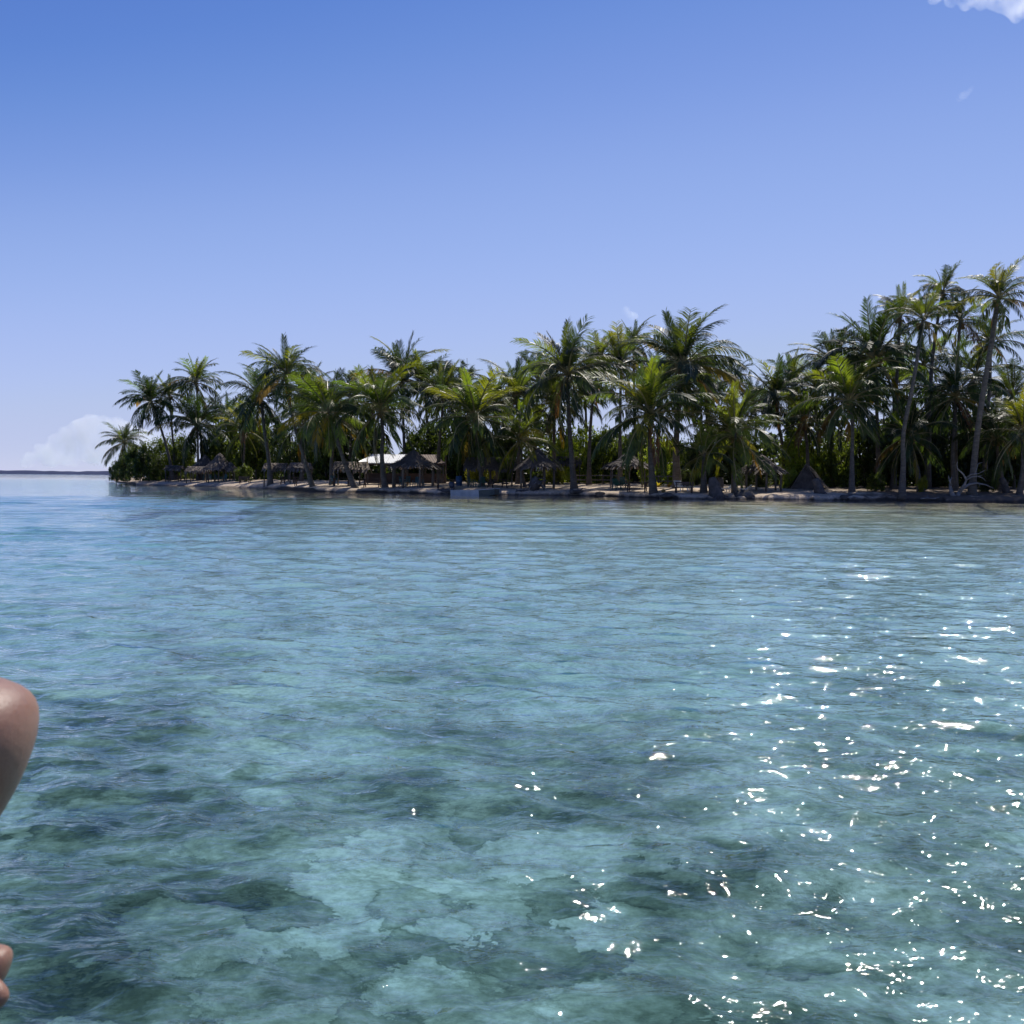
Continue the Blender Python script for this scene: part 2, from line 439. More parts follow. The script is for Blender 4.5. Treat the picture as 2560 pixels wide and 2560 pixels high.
def water_mat():
    m, n, l, out = new_mat('lagoon_water')
    geo = n.new('ShaderNodeNewGeometry'); pos = geo.outputs['Position']
    def lay(scale, sx, sy, rz, detail, dist=0.2):
        mp = n.new('ShaderNodeMapping'); mp.inputs['Scale'].default_value = (sx, sy, 1); mp.inputs['Rotation'].default_value = (0, 0, R(rz))
        l.new(pos, mp.inputs['Vector'])
        return noise(n, l, scale, detail, 0.55, mp.outputs[0], dist)
    h1 = lay(1.6, 0.5, 1.25, 14, 4)
    h2 = lay(6.5, 0.6, 1.2, -22, 3)
    h3 = lay(22.0, 0.7, 1.1, 8, 2)
    sp = n.new('ShaderNodeSeparateXYZ'); l.new(pos, sp.inputs[0])
    lee = n.new('ShaderNodeMapRange'); lee.inputs[1].default_value = 22.0; lee.inputs[2].default_value = 66.0; lee.inputs[3].default_value = 1.0; lee.inputs[4].default_value = 0.34
    l.new(sp.outputs['Y'], lee.inputs[0])
    lx = n.new('ShaderNodeMapRange'); lx.inputs[1].default_value = -60.0; lx.inputs[2].default_value = -22.0
    l.new(sp.outputs['X'], lx.inputs[0])
    lm = n.new('ShaderNodeMix'); lm.inputs[2].default_value = 1.0; l.new(lx.outputs[0], lm.inputs[0]); l.new(lee.outputs[0], lm.inputs[3])
    lee = lm
    def calm(h):
        q = n.new('ShaderNodeMath'); q.operation = 'MULTIPLY'; l.new(h.outputs['Fac'], q.inputs[0]); l.new(lee.outputs[0], q.inputs[1]); return q
    h1, h2, h3 = calm(h1), calm(h2), calm(h3)
    b1 = n.new('ShaderNodeBump'); b1.inputs['Strength'].default_value = 1.0; b1.inputs['Distance'].default_value = WAVE_B1
    l.new(h1.outputs[0], b1.inputs['Height'])
    b2 = n.new('ShaderNodeBump'); b2.inputs['Strength'].default_value = 1.0; b2.inputs['Distance'].default_value = WAVE_B2
    l.new(h2.outputs[0], b2.inputs['Height']); l.new(b1.outputs[0], b2.inputs['Normal'])
    b3 = n.new('ShaderNodeBump'); b3.inputs['Strength'].default_value = 1.0; b3.inputs['Distance'].default_value = WAVE_B3
    l.new(h3.outputs[0], b3.inputs['Height']); l.new(b2.outputs[0], b3.inputs['Normal'])
    nor = b3.outputs[0]
    # Schlick reflectance of a water surface, the same from either side
    dt = n.new('ShaderNodeVectorMath'); dt.operation = 'DOT_PRODUCT'
    l.new(geo.outputs['Incoming'], dt.inputs[0]); l.new(nor, dt.inputs[1])
    ab = n.new('ShaderNodeMath'); ab.operation = 'ABSOLUTE'; l.new(dt.outputs['Value'], ab.inputs[0])
    om = n.new('ShaderNodeMath'); om.operation = 'SUBTRACT'; om.inputs[0].default_value = 1.0; om.use_clamp = True; l.new(ab.outputs[0], om.inputs[1])
    pw = n.new('ShaderNodeMath'); pw.operation = 'POWER'; pw.inputs[1].default_value = 5.0; l.new(om.outputs[0], pw.inputs[0])
    fr = n.new('ShaderNodeMath'); fr.operation = 'MULTIPLY_ADD'; fr.inputs[1].default_value = 0.98; fr.inputs[2].default_value = 0.02; l.new(pw.outputs[0], fr.inputs[0])
    gl = n.new('ShaderNodeBsdfGlossy'); gl.inputs['Roughness'].default_value = 0.028; gl.inputs['Color'].default_value = (1, 1, 1, 1)
    l.new(nor, gl.inputs['Normal'])
    # what the water column takes out of the light, from its depth below this point
    at_ = n.new('ShaderNodeAttribute'); at_.attribute_name = 'depth'
    ch = []
    for base in WATER_CLEAR:
        p_ = n.new('ShaderNodeMath'); p_.operation = 'POWER'; p_.inputs[0].default_value = base; l.new(at_.outputs['Fac'], p_.inputs[1]); ch.append(p_)
    cc = n.new('ShaderNodeCombineColor')
    for k in range(3): l.new(ch[k].outputs[0], cc.inputs[k])
    tr = n.new('ShaderNodeBsdfTransparent'); l.new(cc.outputs[0], tr.inputs['Color'])
    rf = n.new('ShaderNodeBsdfRefraction'); rf.inputs['IOR'].default_value = 1.333; rf.inputs['Roughness'].default_value = 0.0
    l.new(cc.outputs[0], rf.inputs['Color']); l.new(nor, rf.inputs['Normal'])
    m1 = n.new('ShaderNodeMixShader'); m1.inputs[0].default_value = 0.22
    l.new(tr.outputs[0], m1.inputs[1]); l.new(rf.outputs[0], m1.inputs[2])
    m2 = n.new('ShaderNodeMixShader')
    l.new(fr.outputs[0], m2.inputs[0]); l.new(m1.outputs[0], m2.inputs[1]); l.new(gl.outputs[0], m2.inputs[2])
    l.new(m2.outputs[0], out.inputs['Surface'])
    return m

WAVE_B1, WAVE_B2, WAVE_B3 = 0.050, 0.029, 0.0042
WATER_CLEAR = (0.775, 0.918, 0.978)
def build_water():
    # one sheet: fine quads near the boat, coarser with distance, with real wavelets
    yr = [-60.0, -20.0, -6.0, -1.0, 0.6]
    y = 1.0
    while y < 70:
        yr.append(y); y *= 1.0042
    yr += list(np.geomspace(71, 14000, 60))
    yr = np.array(yr)
    u = np.concatenate([-np.geomspace(6.0, 0.77, 14), np.linspace(-0.74, 0.74, 460), np.geomspace(0.77, 6.0, 14)])
    U, Yg = np.meshgrid(u, yr)
    X = U * np.maximum(np.abs(Yg), 8.0 * 0 + 1.0) + 0.0
    X = np.where(Yg < 1.0, U * 40, X)
    rs = np.random.RandomState(7)
    X = X.astype(np.float32); Yg = Yg.astype(np.float32)
    Z = np.zeros_like(X)
    comps = []
    # a lazy wake from the left, wind wavelets crossing it, small chop
    for _ in range(10): comps.append((rs.uniform(1.1, 2.6), rs.normal(98, 9), 0.0052))
    for _ in range(9): comps.append((rs.uniform(1.6, 3.6), rs.normal(88, 12), 0.0052))
    for _ in range(14): comps.append((rs.uniform(0.55, 1.3), rs.normal(62, 14), 0.0064))
    for _ in range(20): comps.append((rs.uniform(0.26, 0.6), rs.normal(75, 28), 0.0080))
    for _ in range(22): comps.append((rs.uniform(0.13, 0.28), rs.normal(85, 45), 0.0092))
    dist = np.sqrt(X ** 2 + Yg ** 2)
    # slow wander of phase and strength, shared by neighbouring wavelengths
    wand = {}
    for lam, ang, steep in comps:
        key = round(math.log2(lam))
        if key not in wand:
            q = 2.0 ** key
            wand[key] = [(vnoise2(X / (q * w) + 40 + 7 * i, Yg / (q * w) + 40, 50 + 5 * key + i)).astype(np.float32) for i, w in enumerate((5, 6, 9))]
        w1, w2, w3 = wand[key]
        k = 2 * math.pi / lam
        dx, dy = math.cos(R(ang)), math.sin(R(ang))
        ph = rs.uniform(0, 6.28)
        c1, c2 = rs.uniform(-1.5, 1.5, 2)
        amp = lam * steep * (0.65 + rs.choice([-0.7, 0.7]) * w3)
        far = lam * 66
        n = int(np.searchsorted(yr, far)) + 1
        sl = slice(0, n)
        fade = np.clip(1.6 - dist[sl] / (lam * 40), 0, 1)
        a = k * (X[sl] * dx + Yg[sl] * dy) + ph + c1 * w1[sl] + c2 * w2[sl]
        if lam > 1.4: fade = fade * np.clip((dist[sl] - 8) / 22, 0.22, 1)
        if 0.25 < lam < 1.4: Z[sl] += amp[sl] * fade * 2.1 * np.exp(1.8 * (np.sin(a) - 1))     # short steep crests, wide troughs
        else: Z[sl] += amp[sl] * fade * (np.sin(a) + 0.25 * np.cos(2 * a))
    Z = np.where(Yg < 1.0, 0, Z)
    o = grid_mesh('lagoon_water', np.stack([X, Yg, Z], -1), water_mat())
    dep = np.clip(-seabed_z(X.astype(float), Yg.astype(float)), 0.03, 6.0).astype(np.float32)
    dep = np.where(np.hypot(X, Yg) > 650, 6.0, dep)
    o.data.attributes.new('depth', 'FLOAT', 'POINT').data.foreach_set('value', dep.ravel())
    tag(o, kind='structure')
build_water()

def build_far_reef():
    m = mat_rough('hazy_reef_rock', (0.022, 0.034, 0.085), (0.036, 0.05, 0.115), 0.05, 0.9, 0.2)  # the rock's blue carries the haze of distance in its colour
    xs = np.linspace(-900, 40, 420)
    prof = [(-14, -1.0), (-6, 0.5), (0, 1.0), (10, 0.9), (30, -1.0)]
    P = np.zeros((len(prof), len(xs), 3))
    top = 2.2 + 0.3 * vnoise(xs / 19, 31) + 0.18 * vnoise(xs / 6, 32)
    for i, (dy, h) in enumerate(prof):
        P[i, :, 0] = xs; P[i, :, 1] = 655 + dy + 4 * vnoise(xs / 40, 33); P[i, :, 2] = np.where(h > 0, h * top, h)
    o = grid_mesh('outer_reef', P, m)
    tag(o, kind='structure')
build_far_reef()
# ------------------------------------------------------------------ plants
def leaf_mat(name, gloss=0.42, trans=0.38, from_object=True, col=(0.06, 0.1, 0.03), tcol=None, spec=0.5):
    m, n, l, out = new_mat(name)
    b = principled(n, col, gloss, spec)
    t = n.new('ShaderNodeBsdfTranslucent')
    mx = n.new('ShaderNodeMixShader'); mx.inputs[0].default_value = trans
    geo = n.new('ShaderNodeNewGeometry')
    tx = noise(n, l, 1.3, 3, 0.6, geo.outputs['Position'])
    hs = n.new('ShaderNodeHueSaturation')
    mr = n.new('ShaderNodeMapRange'); mr.inputs[1].default_value = 0.3; mr.inputs[2].default_value = 0.7
    mr.inputs[3].default_value = 0.65; mr.inputs[4].default_value = 1.4
    l.new(tx.outputs['Fac'], mr.inputs[0]); l.new(mr.outputs[0], hs.inputs['Value'])
    if from_object:
        oi = n.new('ShaderNodeObjectInfo'); src = oi.outputs['Color']
    else:
        rgb = n.new('ShaderNodeRGB'); rgb.outputs[0].default_value = (*col, 1); src = rgb.outputs[0]
    l.new(src, hs.inputs['Color'])
    l.new(hs.outputs[0], b.inputs['Base Color'])
    # light through a leaf is yellower than light off it
    ml = n.new('ShaderNodeMix'); ml.data_type = 'RGBA'; ml.blend_type = 'MULTIPLY'; ml.inputs[0].default_value = 1.0
    ml.inputs[7].default_value = (2.0, 2.0, 0.6, 1)
    l.new(hs.outputs[0], ml.inputs[6]); l.new(ml.outputs[2], t.inputs['Color'])
    l.new(b.outputs[0], mx.inputs[1]); l.new(t.outputs[0], mx.inputs[2])
    l.new(mx.outputs[0], out.inputs['Surface'])
    return m

M_FROND = leaf_mat('palm_leaflets', 0.46, 0.46, spec=0.32)
M_RACHIS = mat_rough('palm_midrib', (0.20, 0.17, 0.07), (0.30, 0.25, 0.12), 4, 0.45, 0.1, 0.5)
M_TRUNK = mat_rough('palm_bark', (0.085, 0.075, 0.062), (0.17, 0.15, 0.125), 2.2, 0.9, 0.7, 0.15, 9, (1, 1, 3.5))
M_COCO = mat_rough('coconut_husk', (0.16, 0.13, 0.05), (0.24, 0.15, 0.06), 3, 0.6, 0.2)
M_WOOD = mat_rough('grey_bark', (0.12, 0.10, 0.085), (0.22, 0.19, 0.165), 3, 0.9, 0.5)

def frond_mesh(name, L, e0, e1, sag, seed, tatter=0.04, leaf=1.1, nl=64, fwd=0.62, width=0.046, pw=1.3):
    rnd = random.Random(seed)
    mb = MB()
    N = 16
    pts, tans = [Vector((0, 0, 0))], []
    sw = rnd.uniform(-0.22, 0.22)
    for i in range(N):
        t = (i + 0.5) / N
        e = R(e0 + (e1 - e0) * t ** pw)
        a = sw * t
        d = Vector((math.cos(e) * math.cos(a), math.cos(e) * math.sin(a), math.sin(e)))
        tans.append(d)
        pts.append(pts[-1] + d * (L / N))
    tans.append(tans[-1])
    rad = [0.055 * (1 - t / N) ** 0.8 + 0.007 for t in range(N + 1)]
    mb.tube(pts, rad, 4, 1, False)
    def along(t):
        f = t * N; i = min(int(f), N - 1); f -= i
        return pts[i].lerp(pts[i + 1], f), tans[i].lerp(tans[i + 1], f).normalized()
    gap = 0.0
    for side in (-1, 1):
        for k in range(nl):
            t = 0.14 + 0.86 * (k + rnd.uniform(-0.3, 0.3)) / (nl - 1)
            t = min(max(t, 0.1), 1.0)
            if gap > 0: gap -= 1; continue
            if rnd.random() < tatter:
                gap = rnd.choice((0, 1, 2, 3)); continue
            p, T = along(t)
            S = Vector((0, 0, 1)).cross(T)
            if S.length < 0.05: S = Vector((0, 1, 0))
            S = S.normalized() * side
            up = T.cross(S) * side
            prof = (0.5 + 0.5 * math.sin(math.pi * min(1, (t - 0.08) * 1.05) ** 0.85))
            ln = leaf * prof * rnd.uniform(0.82, 1.1)
            g = sag * rnd.uniform(0.7, 1.35)
            d1 = (T * (fwd + 0.45 * t) + S * 0.9 + up * rnd.uniform(0.1, 0.35) + Vector((0, 0, -g))).normalized()
            d2 = (d1 + Vector((0, 0, -0.35 - 0.9 * g)) + T * 0.15).normalized()
            W = (T - d1 * T.dot(d1))
            if W.length < 0.05: W = up
            W = W.normalized() * width * rnd.uniform(0.8, 1.2) * 0.5
            m1 = p + d1 * ln * 0.55
            tip = m1 + d2 * ln * 0.45
            mb.quad(p - W * 0.6, p + W * 0.6, m1 + W, m1 - W, 0)
            mb.tri(m1 - W, m1 + W, tip, 0)
    return mb.mesh(name, [M_FROND, M_RACHIS])

# name, L, e0, e1, sag, tatter
FROND_KINDS = {
    'spear': [frond_mesh('frond', 3.3, 84, 70, 0.0, 1, 0.02, 0.7, 40, 1.1),
              frond_mesh('frond', 3.5, 78, 52, 0.02, 2, 0.03, 0.8, 42, 0.95)],
    'rise': [frond_mesh('frond', 3.8, 66, 8, 0.12, 3, 0.04), frond_mesh('frond', 3.9, 60, -6, 0.18, 4, 0.06), frond_mesh('frond', 3.7, 70, 22, 0.1, 5, 0.12)],
    'arch': [frond_mesh('frond', 4.0, 44, -38, 0.45, 6, 0.05), frond_mesh('frond', 4.1, 38, -46, 0.6, 7, 0.08), frond_mesh('frond', 3.9, 48, -26, 0.4, 8, 0.14)],
    'flat': [frond_mesh('frond', 4.0, 20, -48, 0.75, 9, 0.06), frond_mesh('frond', 4.0, 14, -58, 0.9, 10, 0.1), frond_mesh('frond', 3.8, 24, -40, 0.7, 11, 0.2)],
    'droop': [frond_mesh('frond', 3.9, -6, -68, 0.9, 12, 0.08), frond_mesh('frond', 3.8, -14, -74, 1.0, 13, 0.14)],
    'hang': [frond_mesh('frond', 3.6, -38, -84, 0.9, 14, 0.12, 0.8), frond_mesh('frond', 3.4, -50, -86, 0.9, 15, 0.22, 0.75)],
}
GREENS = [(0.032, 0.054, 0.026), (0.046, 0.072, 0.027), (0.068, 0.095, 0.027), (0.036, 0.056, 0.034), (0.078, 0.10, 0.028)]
YELLOW = (0.26, 0.21, 0.03)
LIME = (0.155, 0.185, 0.03)
BROWN = (0.16, 0.11, 0.06)

def coconut_mesh():
    mb = MB()
    rnd = random.Random(5)
    for k in range(9):
        a = rnd.uniform(0, 6.28); c = Vector((0.22 * math.cos(a) * rnd.uniform(0.5, 1), 0.22 * math.sin(a) * rnd.uniform(0.5, 1), rnd.uniform(-0.28, 0.1)))
        r = rnd.uniform(0.10, 0.13)
        mb.tube([c + Vector((0, 0, z * r * 1.2)) for z in (-1, -0.6, 0, 0.6, 1)], [r * q for q in (0.25, 0.82, 1, 0.82, 0.25)], 7)
    return mb.mesh('coconut_bunch', M_COCO, True)
COCO = coconut_mesh()

def palm(label, crown, base, s, rad, n=26, seed=0, tone=0, mid=None, r0=0.17, yellow=2, brown=2, coco=True, skirt=0, young=False, group='coconut palms on the islet', wind=None):
    """crown, base, mid: photo pixels (px, py) of the crown's heart, trunk foot and bends; s metres inland; rad crown radius in pixels"""
    rnd = random.Random(1000 + seed)
    wind = rnd.uniform(-0.26, 0.04) if wind is None else wind
    b = ground(base, s)
    root = empty('coconut_palm', b, 0, label, 'palm tree', group)
    Y = b.y
    ctop = at(crown[0], crown[1], Y + rnd.uniform(-1.2, 1.2))
    ctop = ctop - b
    if mid:
        knots = [Vector((0, 0, -0.35))] + [at(mx, my, Y) - b for mx, my in mid] + [ctop]
    else:
        h = ctop.z
        knots = [Vector((0, 0, -0.35)), Vector((ctop.x * 0.24 + rnd.uniform(-.25, .25), ctop.y * 0.2, h * 0.36)), Vector((ctop.x * 0.62 + rnd.uniform(-.15, .15), ctop.y * 0.55, h * 0.7)), ctop]
    # smooth curve through the knots
    pts = []
    for i in range(len(knots) - 1):
        p0 = knots[max(i - 1, 0)]; p1 = knots[i]; p2 = knots[i + 1]; p3 = knots[min(i + 2, len(knots) - 1)]
        for k in range(6):
            t = k / 6
            pts.append(0.5 * ((2 * p1) + (p2 - p0) * t + (2 * p0 - 5 * p1 + 4 * p2 - p3) * t * t + (3 * p1 - p0 - 3 * p2 + p3) * t ** 3))
    pts.append(knots[-1])
    H = len(pts)
    radii = []
    for i in range(H):
        t = i / (H - 1)
        radii.append(r0 * (1.0 - 0.38 * t + 1.15 * math.exp(-t * H / 2.6)) * (1 + 0.05 * (i % 2)))
    mb = MB(); mb.tube(pts, radii, 9)
    mb.build('trunk', M_TRUNK, root, True)
    scale = rad / (F / Y) / 2.82
    n = int(n * 1.3)
    kinds = []
    for kind, w in (('spear', 0.11), ('rise', 0.22), ('arch', 0.22), ('flat', 0.18), ('droop', 0.16), ('hang', 0.11)):
        k = max(1, round(n * w))
        kinds += [kind] * k
    if young: kinds = [k for k in kinds if k not in ('hang',)]
    kinds += ['hang'] * skirt
    ang = rnd.uniform(0, 6.28)
    lows = [i for i, k in enumerate(kinds) if k in ('droop', 'flat', 'hang')]
    yellow = (yellow * 2 + 1) // 3; brown = (brown + 1) // 2
    ylw = set(rnd.sample(lows, min(yellow, len(lows))))
    brn = set(rnd.sample([i for i, k in enumerate(kinds) if k in ('hang', 'droop')], min(brown, sum(k in ('hang', 'droop') for k in kinds))))
    for i, kind in enumerate(kinds):
        ang += 2.399963 + rnd.uniform(-0.25, 0.25)
        o = bpy.data.objects.new('frond', rnd.choice(FROND_KINDS[kind]))
        link(o, root)
        drop = {'spear': 0.0, 'rise': -0.05, 'arch': -0.12, 'flat': -0.2, 'droop': -0.28, 'hang': -0.34}[kind]
        o.location = ctop + Vector((math.cos(ang) * 0.1, math.sin(ang) * 0.1, drop))
        o.rotation_euler = (rnd.gauss(0, 0.2), rnd.gauss(0, 0.15), ang)
        # trade wind pushes the crowns a little to the left
        q = Euler((0, wind + rnd.gauss(0, 0.05), 0)).to_matrix() @ o.rotation_euler.to_matrix()
        o.rotation_euler = q.to_euler()
        sc_ = scale * rnd.uniform(0.72, 1.14) * (0.92 if kind == 'spear' else 1)
        o.scale = (sc_, sc_, sc_)
        g = GREENS[(tone + rnd.choice((0, 0, 1))) % len(GREENS)]
        v = rnd.uniform(0.5, 1.4)
        c = tuple(x * v for x in g)
        if kind in ('spear', 'rise') and rnd.random() < (0.5 if tone in (1, 2, 4) else 0.2): c = tuple(x * rnd.uniform(0.8, 1.1) for x in LIME)
        if i in ylw: c = tuple(x * rnd.uniform(0.55, 1.0) for x in YELLOW)
        if i in brn: c = tuple(x * rnd.uniform(0.6, 1.1) for x in BROWN)
        o.color = (*c, 1)
    if coco:
        for k in range(2):
            o = bpy.data.objects.new('coconut_bunch', COCO); link(o, root)
            a = rnd.uniform(0, 6.28)
            o.location = ctop + Vector((0.28 * math.cos(a), 0.28 * math.sin(a), -0.55)); o.rotation_euler = (0, 0, a)
            o.scale = (0.95,) * 3
    return root

PALMS = [
 # label, crown(px,py), base px, inland m, crown radius px, options
 ('small coconut palm standing alone at the far left tip of the islet', (310, 1104), 318, 8, 50, dict(n=26, tone=3, coco=False)),
 ('tall shaggy coconut palm with a long skirt, leaning left over the sand spit', (376, 1000), 432, 9, 60, dict(n=30, skirt=9, mid=[(424, 1150), (402, 1070)], r0=.2)),
 ('slim coconut palm with a narrow crown behind the two leftmost tall palms', (424, 985), 440, 14, 46, dict(n=22, skirt=4, tone=3)),
 ('tallest coconut palm of the left cluster with ragged top fronds', (490, 952), 505, 15, 62, dict(n=26, tone=3)),
 ('broad dark coconut palm behind the left pair of cone huts', (494, 1062), 494, 10, 84, dict(n=30, skirt=3)),
 ('wide dark coconut palm with a bare grey trunk right of the cone huts', (652, 992), 676, 2.5, 84, dict(n=32, skirt=5, mid=[(672, 1150), (660, 1070)], r0=.22, yellow=3)),
 ('tall coconut palm whose long trunk curves down to the right', (716, 930), 783, 2.0, 76, dict(n=28, mid=[(762, 1150), (730, 1040)], tone=3, yellow=3)),
 ('bright green coconut palm on a strongly leaning trunk', (822, 1026), 890, 1.5, 112, dict(n=30, mid=[(866, 1168), (842, 1098)], r0=.21, tone=2, yellow=4)),
 ('upright coconut palm hidden behind the leaning bright green one', (836, 1045), 829, 5, 80, dict(n=22, skirt=1)),
 ('full coconut palm with hanging skirt in front of the white metal roof', (952, 1022), 963, 2.5, 104, dict(n=30, skirt=2, r0=.2, tone=1)),
 ('tall coconut palm rising above the white metal roof', (1008, 948), 1014, 25, 104, dict(n=28, tone=0)),
 ('coconut palm with a frayed crown behind the big cone hut', (1108, 985), 1098, 12, 82, dict(n=28, tone=3, skirt=3)),
 ('dense coconut palm just left of the moored skiff\'s bow', (1188, 1044), 1207, 5, 104, dict(n=32, skirt=6, tone=1, yellow=3)),
 ('tall coconut palm behind the low yellow tinted one', (1291, 990), 1294, 14, 94, dict(n=28, tone=1)),
 ('low coconut palm with yellow tinted arching fronds and a thin trunk', (1299, 1095), 1314, 5, 92, dict(n=22, r0=.12, tone=4, yellow=6, coco=False)),
 ('tall coconut palm with a dark straight trunk on the open sand', (1420, 930), 1436, 3.5, 112, dict(n=30, r0=.21, tone=3, mid=[(1428, 1130), (1421, 1020)])),
 ('coconut palm with a pale bare trunk beside the leafy sea almond', (1497, 898), 1472, 14, 66, dict(n=24, tone=3, mid=[(1474, 1110), (1482, 1000)])),
 ('small distant coconut palm crown beside the widest tall crown', (1584, 858), 1592, 26, 58, dict(n=22, tone=3)),
 ('bright green coconut palm between two taller crowns', (1552, 906), 1550, 13, 78, dict(n=26, tone=2, yellow=4, mid=[(1550, 1120), (1551, 1010)])),
 ('widest tall coconut palm with coconuts and a thick ringed trunk', (1708, 910), 1694, 9, 118, dict(n=36, skirt=7, r0=.26, brown=5, tone=3, mid=[(1690, 1120), (1698, 1010)])),
 ('big foreground coconut palm at the water\'s edge behind the picnic table', (1624, 1032), 1634, 1.0, 132, dict(n=32, r0=.21, tone=1, yellow=5, mid=[(1627, 1150), (1624, 1090)])),
 ('scraggly distant coconut palm with sparse fronds', (1830, 955), 1836, 24, 50, dict(n=18, tone=3, coco=False)),
 ('foreground coconut palm with yellow hanging fronds right of the stump', (1840, 1080), 1836, 1.6, 108, dict(n=28, tone=2, yellow=6, mid=[(1834, 1180), (1836, 1130)])),
 ('dense dark coconut palm above the ragged hut', (1940, 990), 1955, 14, 86, dict(n=28, tone=0)),
 ('stubby young coconut palm beside the leaning stump', (1760, 1132), 1759, 1.6, 62, dict(n=20, young=True, r0=.22, tone=1, coco=False, mid=[(1759, 1190)])),
 ('coconut palm with long left sweeping fronds behind the tall trio', (2085, 905), 2080, 14, 82, dict(n=26, tone=3)),
 ('large dark coconut palm with upright spear fronds', (2190, 892), 2196, 9, 122, dict(n=30, tone=0)),
 ('dark mid height coconut palm in front of the leafy thicket', (2124, 995), 2129, 3.5, 100, dict(n=30, skirt=4, tone=1)),
 ('slender coconut palm with a small crown left of the curved trunk', (2252, 782), 2232, 14, 60, dict(n=22, tone=4, brown=4)),
 ('slender coconut palm with a long S curved pale trunk', (2309, 794), 2254, 1.2, 70, dict(n=22, tone=4, mid=[(2258, 1160), (2259, 1080), (2283, 956)], r0=.19, brown=4)),
 ('tallest coconut palm of the right group', (2357, 726), 2318, 14, 62, dict(n=24, tone=3, mid=[(2326, 960), (2340, 830)])),
 ('coconut palm with orange hanging fronds below the tallest crown', (2401, 797), 2386, 12, 66, dict(n=22, tone=1, brown=5, yellow=3, mid=[(2388, 1010), (2394, 890)])),
 ('tall coconut palm with a thick smooth trunk beside the dead branches', (2498, 738), 2430, 1.2, 76, dict(n=24, tone=4, mid=[(2434, 1170), (2449, 1040), (2478, 860)], r0=.24, brown=3)),
 ('lower coconut palm crown behind the thick smooth trunk', (2476, 852), 2462, 14, 66, dict(n=22, tone=0)),
 ('broad black green coconut palm in the deep shade of the right end', (2388, 985), 2386, 8, 100, dict(n=32, skirt=5, tone=0)),
 ('low shaded coconut palm at the foot of the S curved trunk', (2272, 1085), 2300, 6, 92, dict(n=26, tone=0, skirt=3)),
 ('coconut palm cut by the right edge with sunlit yellow fronds', (2558, 1075), 2546, 2.5, 108, dict(n=28, tone=2, yellow=7)),
 ('coconut palm filling the gap left of the large spear crowned one', (2040, 965), 2046, 18, 72, dict(n=24, tone=3)),
 ('short coconut palm half hidden behind the cone huts', (610, 1075), 612, 14, 66, dict(n=24, tone=4, yellow=5)),
 ('short coconut palm behind the low shelters under the leaning trunk', (760, 1060), 752, 14, 74, dict(n=24, tone=1, yellow=4)),
 ('coconut palm wedged between the frayed crown and the yellow tinted one', (1240, 1005), 1240, 18, 74, dict(n=24, tone=0)),
 ('mid height coconut palm behind the tall straight dark trunk', (1388, 1005), 1392, 14, 84, dict(n=26, tone=4, brown=3, yellow=3, mid=[(1385, 1120)])),
 ('coconut palm behind the big foreground one with drooping brown fronds', (1768, 985), 1772, 20, 78, dict(n=26, tone=0, brown=4, yellow=3)),
 ('coconut palm above the leafy thicket beside the small thatched tent', (2010, 1050), 2022, 12, 72, dict(n=24, tone=3)),
 ('low coconut palm sprout shading the right end behind dead branches', (2490, 1090), 2500, 9, 84, dict(n=24, tone=0)),
]
FILL = [
 (570, 1045, 22, 64, 'background coconut palm right behind the cone huts\' pair'),
 (770, 990, 22, 74, 'background coconut palm between the curving palm and the bright leaning one'),
 (882, 995, 22, 76, 'background coconut palm between the bright leaning one and the white roof palm'),
 (1062, 968, 22, 78, 'background coconut palm between the crown over the white roof and the frayed one'),
 (1150, 985, 22, 76, 'background coconut palm right behind the frayed crown'),
 (1345, 950, 24, 80, 'background coconut palm left of the tall straight dark trunk\'s crown'),
 (1462, 965, 22, 80, 'background coconut palm right of the tall straight dark trunk'),
 (1655, 940, 24, 76, 'background coconut palm left of the widest tall crown'),
 (1762, 935, 26, 74, 'background coconut palm right of the widest tall crown'),
 (1888, 1015, 20, 78, 'background coconut palm between the yellow hung palm and the ragged hut crown'),
 (1985, 960, 24, 74, 'background coconut palm right of the crown above the ragged hut'),
 (2150, 935, 22, 84, 'background coconut palm left of the large spear crowned one'),
 (2235, 960, 16, 84, 'background coconut palm behind the S curved trunk\'s middle'),
 (2310, 905, 20, 78, 'background coconut palm between the S curved trunk and the tallest one'),
 (2335, 1010, 14, 84, 'low background coconut palm right of the S curved trunk'),
 (2440, 930, 20, 74, 'background coconut palm left of the thick smooth trunk'),
 (2530, 985, 20, 84, 'background coconut palm above the right edge palm'),
]
for i, (x, y, s, rad, lab) in enumerate(FILL):
    PALMS.append((lab, (x, y), x + (i * 37 % 23) - 11, s + 5, rad, dict(n=22, tone=(0, 3, 1, 3, 0)[i % 5], yellow=2, skirt=i % 3, group='background coconut palms')))
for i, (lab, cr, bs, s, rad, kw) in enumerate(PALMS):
    palm(lab, cr, bs, s, rad, seed=i, **kw)

